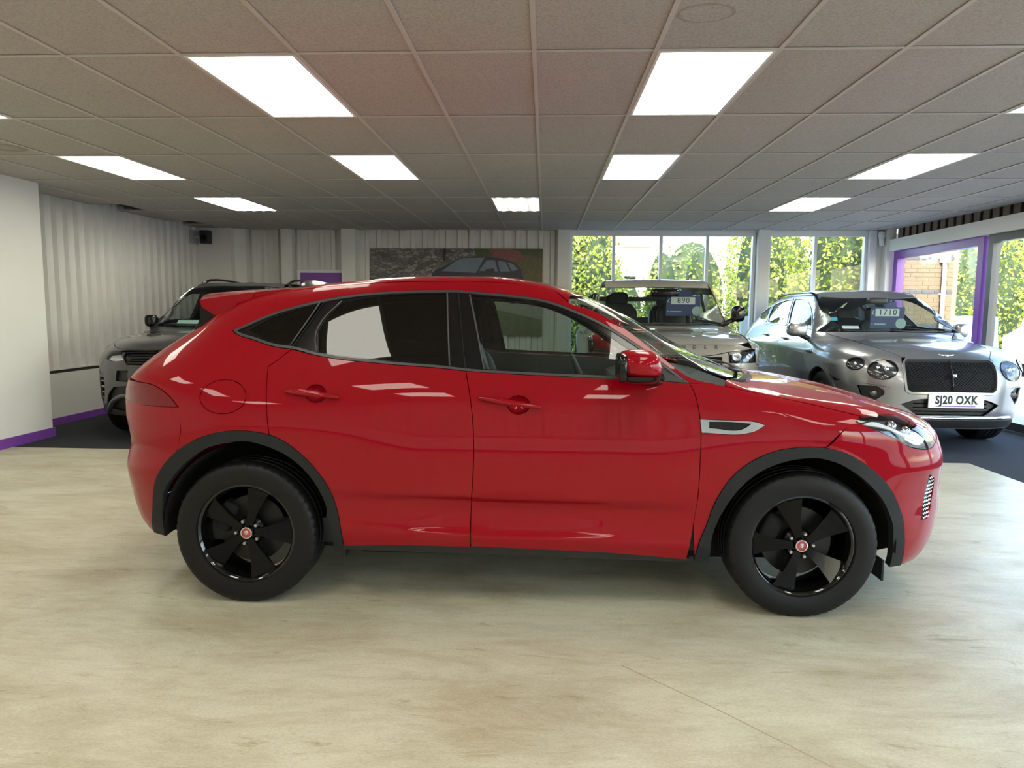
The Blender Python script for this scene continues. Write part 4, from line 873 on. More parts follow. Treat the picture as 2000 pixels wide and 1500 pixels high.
def cabin(root, x0, x1, w, zf, seats, dash, st=None, cloth='leather_dark'):
    MB().box((x0, -w, zf-.12), (x1, w, zf)).go('cabin_floor', 'interior_dark', root)
    MB().prism([(dash[0]-.35, zf), (dash[0], zf), (dash[0]+.12, dash[1]-.04), (dash[0]-.2, dash[1]), (dash[0]-.42, dash[1]-.08)], 'y', -w, w).go('dashboard', 'interior_dark', root)
    for x, y, s_ in seats: seat(root, x, y, s_, cloth)
    if st: steering(root, *st)
    MB().sq((dash[0]-.35, 0, dash[2]), (.03, .13, .04), .5, 14, 8).go('rear_view_mirror', 'satin_black', root, smooth=True)
FRONT = Matrix(((0, 0, 1, 0), (1, 0, 0, 0), (0, 1, 0, 0), (0, 0, 0, 1)))   # lettering that faces local +x
def at(x, y, z, s=1.): return Matrix.Translation((x, y, z)) @ FRONT
def price_board(pos, rz, w, h, num, label, top=.35):
    """blue price sheet standing behind a windscreen (faces local +x)"""
    e = empty('price_board', pos, rz); tag(e, label, 'price board', 'price boards behind the windscreens')
    b_ = MB().box((-.004, -w/2, 0), (0, w/2, h*.80)).box((-.004, -w*.14, h*.80), (0, w*.24, h)).go('sheet', 'sticker_blue', e)
    MB().box((0, -w*.36, h*.46), (.003, w*.34, h*.74)).go('number_strip', 'sticker_white', e)
    text_obj('price_digits', num, h*.30, 'ink', e, at(.004, 0.0, h*.60), .001, 1.15); text_obj('currency_sign', '£', h*.22, 'sticker_white', e, at(.002, -w*.43, h*.60), .001)
    text_obj('sheet_mark', '+', h*.12, 'sticker_white', e, at(.002, -w*.44, h*.17), .001); MB().box((0, -w*.38, h*.15), (.002, -w*.05, h*.19)).go('sheet_line', 'sticker_mint', e)
    MB().lathe([(.0001, .003), (h*.19, .003), (h*.19, 0), (.0001, 0)], 28, 'x').go('round_sticker', 'sticker_mint', e).location = (0.002, w*.40, h*.19)
    return e
def place(pose): return (pose[0], pose[1], 0), pose[2]
# ---------------------------------------------------------------- silver luxury SUV
loc, rz = place(POSE['bent']); BC = empty('car', loc, rz); tag(BC, 'silver luxury SUV with round headlamps and black mesh grille by the windows', 'car', 'cars parked along the back')
UB = 1.5+.9*math.pi/2; mb = lambda P: [(2*UB-u, z) for u, z in P[::-1]]
HL, SLp = ell2(2.297, .845, .122, .099, 26), ell2(2.052, .893, .087, .064, 22)
GO_ = [(2.491, .635), (2.446, .923), (2.468, .968), (UB, .975)]; GOl = [(UB, .612), (2.53, .606)]
GI_ = [(2.511, .657), (2.468, .923), (2.485, .947), (UB, .953)]; GIl = [(UB, .638), (2.541, .632)]
GOp = GO_+mb(GO_[:-1])+[(2*UB-2.53, .606)]+GOl; GIp = GI_+mb(GI_[:-1])+[(2*UB-2.541, .632)]+GIl
cb = dict(xa=1.44, xr=-1.56, ra=.46, za=.40, zs=.33, doors=(.88, -.16, -1.06), belt=[(-2.45, 1.30), (-1.57, 1.27), (-1.1, 1.25), (-.1, 1.225), (.83, 1.195), (1.0, 1.18)], step=.06,
          screen=[(.33, .63), (.58, .69), (.90, .78)], header=[(.43, 0), (.42, .33)], base=[(.945, .74), (1.0, .5), (1.05, 0)], roof=[(0, .585), (-.6, .60), (-1.2, .58), (-1.7, .54), (-2.05, .48)],
          bonnet=[(1.08, 0), (1.03, .5)], bedge=[(.965, .76), (1.115, .66), (1.74, .60), (2.088, .532), (2.24, .44)], bonnet_front=[(2.27, .3), (2.275, 0)],
          seam=[(2.446, .923), (2.491, .635), (2.33, .672), (2.20, .69), (1.90, .70)], wing_holes=[HL, SLp], xq=-2.42, xbase=.93, ztail=1.45,
          windows=[[(.82, 1.225), (.62, 1.35), (.263, 1.522), (.02, 1.592), (-.15, 1.612), (-.50, 1.625), (-.36, 1.47), (-.10, 1.25)], [(-.17, 1.255), (-.43, 1.47), (-.57, 1.622), (-1.0, 1.60), (-1.42, 1.545), (-1.36, 1.45), (-1.12, 1.278)], [(-1.20, 1.285), (-1.43, 1.46), (-1.50, 1.535), (-1.75, 1.47), (-1.92, 1.385), (-1.60, 1.31)]],
          glass=('glass_screen', 'glass_dark', 'glass_dark'), trim='chrome', arch='silver_paint', screen_glass='glass_screen', wd=.82, wr=.385, alloy='alloy_silver', mirror=(.93, 1.08, 1.225, (.085, .115, .085)), mirror_mat='silver_paint', mirror_l=(.80, .93, 1.225, (.07, .075, .085)))
sh = car_shell(BENT, BC, 'silver_paint', cb)
SI = [(2.09, .667), (2.267, .674), (2.326, .63), (2.328, .593), (2.23, .50), (2.124, .56)]
INT = [(2.465, .500), (2.563, .544), (UB, .553), (2*UB-2.563, .544), (2*UB-2.465, .500), (2*UB-2.598, .392), (UB, .396), (2.598, .392)]
lw = [(UB, .25), (2.3, .25), (2.0, .26)]+arc_xz(BENT, 1.44, .40, .46, -10, 38, 5)+[(1.90, .70), (2.20, .69), (2.33, .672), (2.491, .635), (2.53, .606), (UB, .608)]
bmp = lw+[(2*UB-u, z) for u, z in lw[::-1][1:-1]]
panel('front_bumper', BENT, bmp, 'silver_paint', BC, holes=[INT, SI, mb(SI)], step=.06, corner=32)
gf = panel('grille_frame', BENT, GOp, 'silver_paint', BC, holes=[GIp], step=.06, off=.012, flange=.04, corner=30)
gb = panel('grille', BENT, GIp, 'under_black', BC, step=.08, off=-.025, gap=0, flange=0)
q = MB()
for s_ in (-1, 1):
    for k_ in np.arange(-.9, .95, .032):
        P_ = np.array([(u, z) for u, z in [(UB+k_+s_*t, .62+t*.9) for t in np.linspace(0, .38, 14)]]); ok = inpoly(P_, np.array(GIp)); P_ = P_[ok]
        if len(P_) > 2: X = BENT.side(P_); N = BENT.normal(X); q.tube([tuple(a-n_*.012) for a, n_ in zip(X, N)], .0032, 4)
q.go('grille_mesh', 'grille_black', gb)['kind'] = 'stuff'
X = BENT.side(np.array([(UB, z) for z in np.linspace(.645, .945, 6)])); MB().tube([(p[0]+.004, p[1], p[2]) for p in X], .006, 8).go('grille_bar', 'gloss_black', gb, smooth=True)
MB().sq((2.44, 0, .80), (.012, .022, .022), .8, 12, 8).go('grille_emblem', 'chrome', gb, smooth=True)
panel('lower_intake', BENT, INT, 'satin_black', BC, step=.08, off=-.04, gap=0, flange=0)
for zz in (.43, .47, .51): X = BENT.side(np.array([(u, zz) for u in np.linspace(2.57, 2*UB-2.57, 20)])); N = BENT.normal(X); MB().tube([tuple(a-n_*.025) for a, n_ in zip(X, N)], .006, 5).go('intake_bar', 'gloss_black', BC)
X = BENT.side(np.array([(u, .368) for u in np.linspace(2.30, 2*UB-2.30, 30)])); N = BENT.normal(X); MB().tube([tuple(a+n_*.006) for a, n_ in zip(X, N)], .016, 8).go('bumper_strip', 'chrome', BC, smooth=True)
spl_ = [(2.2, .34), (UB, .345), (2*UB-2.2, .34), (2*UB-2.25, .265), (UB, .26), (2.25, .265)]; panel('splitter', BENT, spl_, 'cladding_plastic', BC, step=.08, off=.004)
for sg in (-1, 1):
    for nm, E_, c_ in (('headlamp', HL, (2.297, .845)), ('side_lamp', SLp, (2.052, .893))):
        h = panel(nm, BENT, E_, 'lens', BC, sgn=sg, step=.03, gap=.004, off=.004, flange=.01)
        panel('lamp_bowl', BENT, E_, 'lamp_dark', h, sgn=sg, step=.03, gap=.006, off=-.02, flange=0)
        L_ = smooth_poly(E_, .03, 60); X = BENT.side(L_); N = BENT.normal(X); MB().tube([(a[0]+n_[0]*.004, sg*(a[1]+n_[1]*.004), a[2]) for a, n_ in zip(list(X)+[X[0]], list(N)+[N[0]])], .006, 6).go('lamp_ring', 'gloss_black', h, smooth=True)
        for k_, (du, dz, r_) in enumerate([(.03, .01, .030), (-.04, .02, .022), (0, -.03, .02), (-.02, .045, .014)] if nm == 'headlamp' else [(0, 0, .022)]):
            X = BENT.side(np.array([(c_[0]+du, c_[1]+dz)]))[0]; N_ = BENT.normal(X[None])[0]; X = X-N_*.012; MB().sq((X[0], sg*X[1], X[2]), (r_*.6, r_, r_), .8, 12, 8).go('lamp_crystal', 'lamp_chrome' if k_ < 2 else 'lamp_dark', h, smooth=True)
    panel('side_intake', BENT, SI, 'satin_black', BC, sgn=sg, step=.05, off=-.03, gap=0, flange=0)
    X = BENT.side(np.array([(2.23, .59)]))[0]; N_ = BENT.normal(X[None])[0]; MB().lathe([(.0001, .02), (.03, .018), (.04, 0)], 18, 'x').go('fog_lamp', 'lamp_dark', BC).location = (X[0]-.02, sg*(X[1]-.02), X[2])
    vt = xz(BENT, [(.98, .99), (1.22, .985), (1.25, .965), (1.18, .945), (.97, .955)]); v0 = panel('wing_vent', BENT, vt, 'chrome', BC, sgn=sg, step=.05, off=.005, gap=0); panel('vent_slot', BENT, offset_poly(smooth_poly(vt, .03), .008), 'gloss_black', v0, sgn=sg, step=.05, off=.007, gap=0, flange=0)
    R_ = [(x, d) for x, d in zip(np.linspace(.22, -1.6, 9), [.605, .61, .615, .615, .61, .60, .59, .575, .56])]; X = BENT.top(np.array(R_)); hh = [.0, .03, .04, .042, .042, .042, .04, .03, .0]
    MB().tube([(p[0], sg*p[1], p[2]+h_) for p, h_ in zip(X, hh)], .014, 8).go('roof_rail', 'satin_black' if sg > 0 else 'gloss_black', BC, smooth=True)
    MB().tube([(1.0, sg*.55, 1.215), (1.05, sg*.2, 1.213), (1.04, sg*-.1, 1.23)], .008, 6).go('wiper', 'satin_black', BC)
q = MB().sq((2.262, 0, .995), (.012, .018, .016), .8, 12, 8)
for s_ in (-1, 1): q.sq((2.256, s_*.045, 1.0), (.008, .032, .008), .7, 12, 8, R3('X', s_*8))
q.go('bonnet_badge', 'chrome', BC, smooth=True)
npl = MB().box((2.432, -.24, .475), (2.442, .30, .612)).go('number_plate', 'plate_white', BC); text_obj('plate_letters', 'SJ20 OXK', .112, 'ink', npl, at(2.4425, .03, .553) @ Matrix.Diagonal((.84, 1.05, 1, 1)), .0008, 1.06, .0036); MB().box((2.442, -.17, .488), (2.4432, .22, .497)).go('plate_strip', 'purple', npl)
MB().prism([(-2.3, .3), (2.1, .26), (2.1, .45), (-2.3, .45)], 'y', -.6, .6).go('underbody', 'under_black', BC)
cabin(BC, -2.2, 1.0, .8, .50, [(.05, .38, .62), (.05, -.38, .62), (-.95, .38, .62), (-.95, -.38, .62)], (.95, 1.17, 1.585), (.42, -.38, 1.08), 'leather_dark')
pb = POSE['bent']
def wpt(pose, x, y, z): c_, s_ = math.cos(pose[2]), math.sin(pose[2]); return (pose[0]+c_*x-s_*y, pose[1]+s_*x+c_*y, z)
price_board(wpt(pb, .50, .18, 1.235), pb[2], .42, .34, '1710', 'blue price board reading 1710 behind the silver SUV windscreen')
o = MB().box((-.002, -.10, 0), (.002, .10, .055)).go('paper_pass', 'sticker_white'); o.location = wpt(pb, .80, -.38, 1.235); o.rotation_euler = (0, -.9, pb[2]); tag(o, 'small white paper lying under the silver SUV windscreen', 'paper')
o = MB().box((-.002, -.045, 0), (.002, .045, .05)).go('window_sticker', mat('cyan', (.10, .45, .62), .5)); o.location = wpt(pb, .55, -.50, 1.33); o.rotation_euler = (0, -.5, pb[2]); tag(o, 'small bright blue tag inside the silver SUV windscreen', 'sticker')
# ---------------------------------------------------------------- olive grey off-roader
loc, rz = place(POSE['def']); DC = empty('car', loc, rz); tag(DC, 'olive grey boxy off-roader facing forward between the red car and silver SUV', 'car', 'cars parked along the back')
UD = 1.7+.9*math.pi/2; md = lambda P: [(2*UD-u, z) for u, z in P[::-1]]
HLD = [(2.429, .984), (2.159, 1.008), (2.172, .867), (2.467, .867)]
cdd = dict(xa=1.45, xr=-1.14, ra=.48, za=.42, zs=.42, doors=(.92, -.20, -.58), belt=[(-1.8, 1.28), (-.5, 1.27), (.9, 1.25)], step=.08,
           screen=[(.61, .69), (.76, .745), (.912, .80)], header=[(.63, 0), (.625, .4)], base=[(.96, .5), (1.0, 0)], roof=[(.4, .66), (-.6, .665), (-1.3, .66), (-1.72, .65)],
           bonnet=[(1.03, 0), (1.0, .5)], bedge=[(.955, .80), (1.02, .865), (1.76, .835), (2.10, .815)], bonnet_front=[(2.19, .70), (2.215, .45), (2.22, 0)], wing_end=[(2.19, 1.025)],
           seam=[(2.15, 1.01), (2.165, .86), (2.05, .80), (1.98, .70)], xq=-1.70, xbase=.915, ztail=1.68,
           windows=[[(.80, 1.30), (.60, 1.60), (.52, 1.66), (-.12, 1.69), (-.16, 1.31)], [(-.24, 1.31), (-.22, 1.69), (-.80, 1.69), (-.84, 1.31)], [(-.95, 1.31), (-.93, 1.68), (-1.45, 1.67), (-1.47, 1.31)]],
           glass=('glass_screen', 'glass_screen', 'glass_screen'), trim='satin_black', arch='cladding_plastic', screen_glass='glass_screen', wd=.84, wr=.40, alloy='gloss_black', mirror=(.95, 1.0, 1.41, (.065, .085, .105)), mirror_mat='gloss_black')
sh = car_shell(DEF, DC, 'olive_paint', cdd)
bf = [(2.19, 1.020), (2.30, 1.075), (2.6, 1.090), (UD, 1.095)]; bfl = [(UD, .945), (2.6, .955), (2.44, .985)]
bfp = bf+md(bf[:-1])+[(2*UD-u, z) for u, z in bfl[::-1][:-1]]+bfl
bfo = panel('bonnet_lip', DEF, bfp, 'olive_paint', DC, step=.07, corner=40)
for ch, y in zip('DEFENDER', np.linspace(-.42, .42, 8)):
    X = DEF.top(np.array([(2.0, 0)]))[0]; o_ = np.array([(1.7, 0, 1.036)]); p_ = DEF.solve(np.array([(1.5, y, 1.036)]), np.array([(1., 0, 0)]))[0]; text_obj('bonnet_letter', ch, .058, 'gloss_black', bfo, at(p_[0]+.001, y, 1.036), .002)
fl_ = [(1.98, .70), (2.05, .80), (2.165, .86), (2.17, .866), (2.467, .866), (2.44, .98), (2.6, .95), (UD, .94)]; lo_ = [(2.05, .42), (2.3, .40), (UD, .40)]
fp = fl_+md(fl_[:-1])+[(2*UD-u, z) for u, z in lo_]+lo_[::-1][1:]
GD = [(2.52, .93), (UD, .925), (2*UD-2.52, .93), (2*UD-2.55, .82), (UD, .82), (2.55, .82)]; GD2 = [(2.35, .66), (UD, .66), (2*UD-2.35, .66), (2*UD-2.4, .48), (UD, .48), (2.4, .48)]
panel('front_bumper', DEF, fp, 'olive_paint', DC, holes=[GD, GD2], step=.08, corner=32)
gd = panel('grille', DEF, GD, 'gloss_black', DC, step=.1, off=-.02, gap=0, flange=0); panel('lower_grille', DEF, GD2, 'satin_black', DC, step=.1, off=-.02, gap=0, flange=0)
for zz in (.85, .875, .90): X = DEF.side(np.array([(u, zz) for u in np.linspace(2.56, 2*UD-2.56, 16)])); MB().tube([(p[0]-.008, p[1], p[2]) for p in X], .006, 5).go('grille_slat', 'satin_black', gd)
for sg in (-1, 1):
    h = panel('headlamp', DEF, HLD, 'lens', DC, sgn=sg, step=.06, off=.0, flange=.02, smooth=False); panel('lamp_bowl', DEF, HLD, 'lamp_dark', h, sgn=sg, step=.06, gap=.006, off=-.04, flange=0, smooth=False)
    panel('lamp_surround', DEF, HLD, 'gloss_black', h, sgn=sg, step=.06, holes=[[tuple(p) for p in offset_poly(smooth_poly(HLD, .04, -1), .016)]], off=.006, gap=0, smooth=False)
    for u_, z_, r_ in ((2.36, .93, .055), (2.235, .935, .03)):
        X = DEF.side(np.array([(u_, z_)]))[0]; MB().lathe([(.0001, -.03), (r_*.7, -.02), (r_, .01), (r_*.85, .014), (.0001, -.005)], 24, 'x').go('lamp_ring', 'lamp_chrome', h, smooth=True).location = (X[0]-.03, sg*(X[1]-.02), X[2])
    MB().tube([(.99, sg*.55, 1.275), (1.02, sg*.1, 1.268), (1.01, sg*-.1, 1.285)], .01, 6).go('wiper', 'satin_black', DC)
MB().prism([(-1.6, .42), (2.0, .40), (2.0, .55), (-1.6, .55)], 'y', -.6, .6).go('underbody', 'under_black', DC)
cabin(DC, -1.7, .9, .78, .68, [(.05, .40, .82), (.05, -.40, .82), (-.75, .40, .80), (-.75, -.40, .80)], (.90, 1.26, 1.62), (.42, -.40, 1.22), 'leather_dark')
MB().sq((.70, .10, 1.68), (.06, .19, .055), .5, 16, 8).go('mirror_housing', 'gloss_black', DC, smooth=True)
pd = POSE['def']; price_board(wpt(pd, .52, .38, 1.375), pd[2], .46, .34, '890', 'blue price board reading 890 behind the olive off-roader windscreen')
o = MB().box((-.045, -.06, 0), (.045, .06, .002)).go('bonnet_sticker', 'sticker_mint'); P3 = DEF.top(np.array([(1.30, .42)]))[0]; o.location = wpt(pd, 1.30, .42, P3[2]+.002); o.rotation_euler = (0, .06, pd[2]); tag(o, 'small mint sticker on the olive off-roader bonnet', 'sticker')
# ---------------------------------------------------------------- black SUV at the left wall
loc, rz = place(POSE['disc']); SCR = empty('car', loc, rz); tag(SCR, 'black family SUV by the left ribbed wall, partly hidden behind the red car', 'car', 'cars parked along the back')
US = 1.5+.9*math.pi/2; ms = lambda P: [(2*US-u, z) for u, z in P[::-1]]
HLS = [(2.174, .890), (2.136, .952), (2.30, .962), (2.427, .884), (2.333, .870)]
cs = dict(xa=1.46, xr=-1.46, ra=.48, za=.40, zs=.38, doors=(.92, -.10, -.95), belt=[(-2.4, 1.30), (-1, 1.26), (.9, 1.22)], step=.08,
          screen=[(.37, .585), (.71, .685), (.90, .775)], header=[(.31, 0), (.31, .46)], base=[(1.0, .60), (1.09, .3), (1.13, 0)], roof=[(.1, .545), (-.6, .555), (-1.6, .55), (-2.2, .52)],
          bonnet=[(1.16, 0), (1.12, .3), (1.03, .60)], bedge=[(.945, .78), (1.2, .815), (1.88, .80), (2.08, .66), (2.165, .50)], bonnet_front=[(2.20, .3), (2.205, 0)],
          seam=[(2.136, .952), (2.174, .89), (2.10, .80), (1.98, .72)], xq=-2.35, xbase=.91, ztail=1.60,
          windows=[[(.80, 1.27), (.55, 1.45), (.30, 1.60), (-.06, 1.63), (-.09, 1.28)], [(-.17, 1.285), (-.14, 1.63), (-.95, 1.63), (-1.0, 1.30)], [(-1.1, 1.30), (-1.06, 1.63), (-1.85, 1.60), (-1.95, 1.33)]],
          glass=('glass_screen', 'glass_privacy', 'glass_privacy'), trim='gloss_black', arch='black_paint', screen_glass='glass_screen', wd=.84, wr=.39, alloy='gloss_black', mirror=(.86, .90, 1.27, (.07, .07, .075)), mirror_mat='gloss_black')
sh = car_shell(DISC, SCR, 'black_paint', cs)
GS = [(2.36, .955), (2.5, .962), (US, .965), (2*US-2.5, .962), (2*US-2.36, .955), (2*US-2.48, .835), (US, .83), (2.48, .835)]
FOG = [(2.379, .772), (2.50, .775), (2.50, .660), (2.364, .664)]
SV = [(2.07, .690), (2.19, .690), (2.185, .565), (2.11, .418), (2.05, .43)]
INS = [(2.153, .367), (2.235, .514), (2.329, .597), (2.488, .615), (US, .615)]; INp = INS+ms(INS[:-1])+[(2*US-2.3, .345), (US, .34), (2.3, .345)]
up_ = [(1.98, .72), (2.10, .80), (2.174, .89), (2.333, .868), (2.427, .884), (2.32, .957), (2.5, .966), (US, .968)]; lo_ = arc_xz(DISC, 1.46, .40, .48, 42, -6, 5)[1:]+[(2.05, .30), (2.3, .285), (US, .285)]
fp = up_+ms(up_[:-1])+[(2*US-u, z) for u, z in lo_]+lo_[::-1][1:]
panel('front_bumper', DISC, fp, 'black_paint', SCR, holes=[GS, INp, SV, ms(SV), FOG, ms(FOG)], step=.07, corner=32)
gs = panel('grille', DISC, GS, 'gloss_black', SCR, step=.1, off=-.025, gap=0, flange=0)
for zz in (.855, .885, .915, .94): X = DISC.side(np.array([(u, zz) for u in np.linspace(2.47-.3*(zz-.855), 2*US-2.47+.3*(zz-.855), 24)])); N = DISC.normal(X); MB().tube([tuple(a-n_*.012) for a, n_ in zip(X, N)], .007, 5).go('grille_slat', 'satin_black', gs)
panel('lower_intake', DISC, INp, 'satin_black', SCR, step=.1, off=-.04, gap=0, flange=0)
X = DISC.side(np.array([(u, z) for u, z in smooth_poly([(2.17, .33), (2.28, .44), (2.40, .50), (2.6, .50), (US, .50), (2*US-2.6, .50), (2*US-2.40, .50), (2*US-2.28, .44), (2*US-2.17, .33)], .06, 60, closed=False)])); MB().tube([tuple(a) for a in X], .028, 8).go('skid_bar', 'black_paint', SCR, smooth=True)
for sg in (-1, 1):
    h = panel('headlamp', DISC, HLS, 'lens', SCR, sgn=sg, step=.05, off=.002, flange=.02); panel('lamp_bowl', DISC, HLS, 'lamp_chrome', h, sgn=sg, step=.05, gap=.006, off=-.03, flange=0)
    panel('side_vent', DISC, SV, 'satin_black', SCR, sgn=sg, step=.06, off=-.03, gap=0, flange=0)
    for zz in (.47, .53, .59, .65): X = DISC.side(np.array([(u, zz) for u in np.linspace(2.09, 2.17, 4)])); N = DISC.normal(X); MB().tube([(a[0]-n_[0]*.012, sg*(a[1]-n_[1]*.012), a[2]) for a, n_ in zip(X, N)], .009, 5).go('vent_fin', 'satin_chrome', SCR)
    panel('fog_recess', DISC, FOG, 'satin_black', SCR, sgn=sg, step=.06, off=-.03, gap=0, flange=0)
    R_ = [(x, .575) for x in np.linspace(.10, -2.0, 10)]; X = DISC.top(np.array(R_)); hh = [.005, .045, .055, .058, .058, .058, .058, .055, .045, .0]
    MB().tube([(p[0], sg*p[1], p[2]+h_) for p, h_ in zip(X, hh)], .017, 8).go('roof_rail', 'gloss_black', SCR, smooth=True)
    MB().tube([(1.03, sg*.6, 1.235), (1.10, sg*.25, 1.232), (1.10, sg*-.1, 1.25)], .009, 6).go('wiper', 'satin_black', SCR)
MB().prism([(-2.2, .36), (2.0, .32), (2.0, .5), (-2.2, .5)], 'y', -.6, .6).go('underbody', 'under_black', SCR)
cabin(SCR, -2.1, .95, .8, .58, [(.05, .40, .70), (.05, -.40, .70), (-.85, .40, .70), (-.85, -.40, .70)], (.95, 1.19, 1.50), (.42, -.40, 1.12))
ps = POSE['disc']; o = MB().box((-.002, -.13, 0), (.002, .13, .10)).go('paper_pass', 'sticker_mint'); o.location = wpt(ps, .80, -.50, 1.215); o.rotation_euler = (0, -.9, ps[2]); tag(o, 'pale green paper lying under the black SUV windscreen', 'paper')
# ================================================================ outside
mat('forecourt', (.24, .235, .23), .85, var=.12, vs=.6, bump=.2, bs=40)
struct(MB().prism([(-60, 12.6), (6.15, 12.6), (6.15, -40), (80, -40), (80, 90), (-60, 90)], 'z', -.4, -.12).go('ground', 'forecourt'))
def leaf_mat(name, c0, c1):
    m, t, b = _mat(name); N = t.nodes.new; L = t.links.new
    oi = N('ShaderNodeTexCoord'); nz = N('ShaderNodeTexNoise'); nz.inputs['Scale'].default_value = 2.2; nz.inputs['Detail'].default_value = 4; L(oi.outputs['Object'], nz.inputs['Vector'])
    rp = N('ShaderNodeValToRGB'); rp.color_ramp.elements[0].position = .35; rp.color_ramp.elements[0].color = c0+(1,); rp.color_ramp.elements[1].position = .65; rp.color_ramp.elements[1].color = c1+(1,); L(nz.outputs['Fac'], rp.inputs[0]); L(rp.outputs[0], b.inputs['Base Color'])
    b.inputs['Roughness'].default_value = .55
    tl = N('ShaderNodeBsdfTranslucent'); L(rp.outputs[0], tl.inputs[0]); mx = N('ShaderNodeMixShader'); mx.inputs[0].default_value = .35; L(b.outputs[0], mx.inputs[1]); L(tl.outputs[0], mx.inputs[2]); L(mx.outputs[0], t.nodes['Material Output'].inputs[0])
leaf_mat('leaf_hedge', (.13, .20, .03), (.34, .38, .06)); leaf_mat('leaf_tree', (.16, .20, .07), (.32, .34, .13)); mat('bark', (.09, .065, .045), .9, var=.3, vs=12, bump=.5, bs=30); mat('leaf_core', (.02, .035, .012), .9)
def foliage(name, blobs, per, size, m, label, cat, group=None, trunk=None, seed=1):
    """leaf blades scattered over rounded masses, with a dark core and stems"""
    r = np.random.default_rng(seed); V = []; n_tot = 0
    for (x, y, z, a, b_, c_) in blobs:
        n = int(per*(a*b_+b_*c_+a*c_)/3); u = r.normal(size=(n, 3)); u /= np.linalg.norm(u, axis=1)[:, None]; k = 1+.13*np.sin(5*u[:, :1]+x)*np.cos(4*u[:, 2:]+y)+r.normal(size=(n, 1))*.09
        P = np.array([x, y, z])+u*np.array([a, b_, c_])*k; P = P[P[:, 2] > -.1]; n = len(P)
        d = r.normal(size=(n, 3)); d[:, 2] -= .5; d /= np.linalg.norm(d, axis=1)[:, None]; e = np.cross(d, r.normal(size=(n, 3))); e /= np.linalg.norm(e, axis=1)[:, None]; s = size*(.6+.8*r.random((n, 1)))
        V.append(np.stack([P-d*s*.5, P+e*s*.30, P+d*s*.6, P-e*s*.30], 1).reshape(-1, 3)); n_tot += n
    V = np.concatenate(V); me = bpy.data.meshes.new('leaves'); nv = len(V); me.vertices.add(nv); me.vertices.foreach_set('co', V.astype(np.float32).ravel()); me.loops.add(nv); me.loops.foreach_set('vertex_index', np.arange(nv, dtype=np.int32)); me.polygons.add(nv//4); me.polygons.foreach_set('loop_start', np.arange(0, nv, 4, dtype=np.int32)); me.update(); me.validate(); me.materials.append(MATS[m])
    root = empty(name, (blobs[0][0], blobs[0][1], -.12)); tag(root, label, cat, group)
    o = link(bpy.data.objects.new('leaves', me), root); o.location = (-blobs[0][0], -blobs[0][1], .12); o['kind'] = 'stuff'
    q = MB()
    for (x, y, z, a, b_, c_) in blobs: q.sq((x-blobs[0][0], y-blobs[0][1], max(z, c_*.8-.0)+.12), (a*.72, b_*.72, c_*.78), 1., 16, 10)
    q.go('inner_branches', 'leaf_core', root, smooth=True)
    if trunk: MB().tube([(0, 0, 0), (.1, 0, trunk*.5), (0, .1, trunk)], [.18, .14, .10], 8).go('trunk', 'bark', root, smooth=True)
    return root
HG = 'bushes along the back hedge'
foliage('tall_hedge', [(.1, 16.2, 1.6, 1.1, .9, 2.3), (1.10, 16.2, 1.5, .68, .8, 2.2)], 3600, .085, 'leaf_hedge', 'tall green hedge filling the leftmost back window', 'hedge', HG, seed=2)
foliage('low_hedge', [(2.62, 16.1, .7, .50, .7, 1.75), (3.45, 16.1, .7, .46, .7, 1.85)], 3600, .085, 'leaf_hedge', 'low sunlit hedge behind the olive off-roader roof', 'hedge', HG, seed=3)
foliage('leafy_bush', [(4.9, 16.4, 1.6, .70, .9, 2.5)], 3600, .085, 'leaf_hedge', 'leafy green bush in the window beside the grey column', 'bush', HG, seed=4)
foliage('leafy_bush', [(6.65, 16.6, 1.7, .74, .9, 2.6), (7.75, 16.8, 1.7, .70, 1., 2.4)], 3600, .09, 'leaf_hedge', 'yellow green bush in the two windows above the silver SUV', 'bush', HG, seed=5)
foliage('far_hedge', [(-.6, 22.6, .8, 1.6, .8, 1.9), (2.0, 22.6, .8, 1.5, .8, 1.7), (4.6, 22.6, 1.2, 1.4, .8, 2.3), (7.2, 22.7, 1.4, 1.5, .9, 2.8), (9.6, 23.0, 1.2, 1.4, .9, 2.4)], 1700, .11, 'leaf_tree', 'long darker hedge further behind the leafy bushes', 'hedge', seed=9)
foliage('leafy_bush', [(12.9, 23.0, 1.5, 1.1, 1.0, 2.5), (14.9, 24.2, 1.7, 1.2, 1.1, 2.5)], 2600, .10, 'leaf_hedge', 'bright bush beside the brick wall outside the purple window', 'bush', seed=6)
foliage('tree', [(19.5, 28, 3.2, 2.4, 2.2, 2.3), (21.8, 29, 3.6, 2.6, 2.4, 2.6), (23.5, 27, 2.6, 2.0, 2.0, 2.0), (18.2, 30, 2.4, 1.6, 1.6, 1.8)], 1500, .16, 'leaf_tree', 'pale round tree at the right edge of the photo', 'tree', trunk=2.4, seed=7)
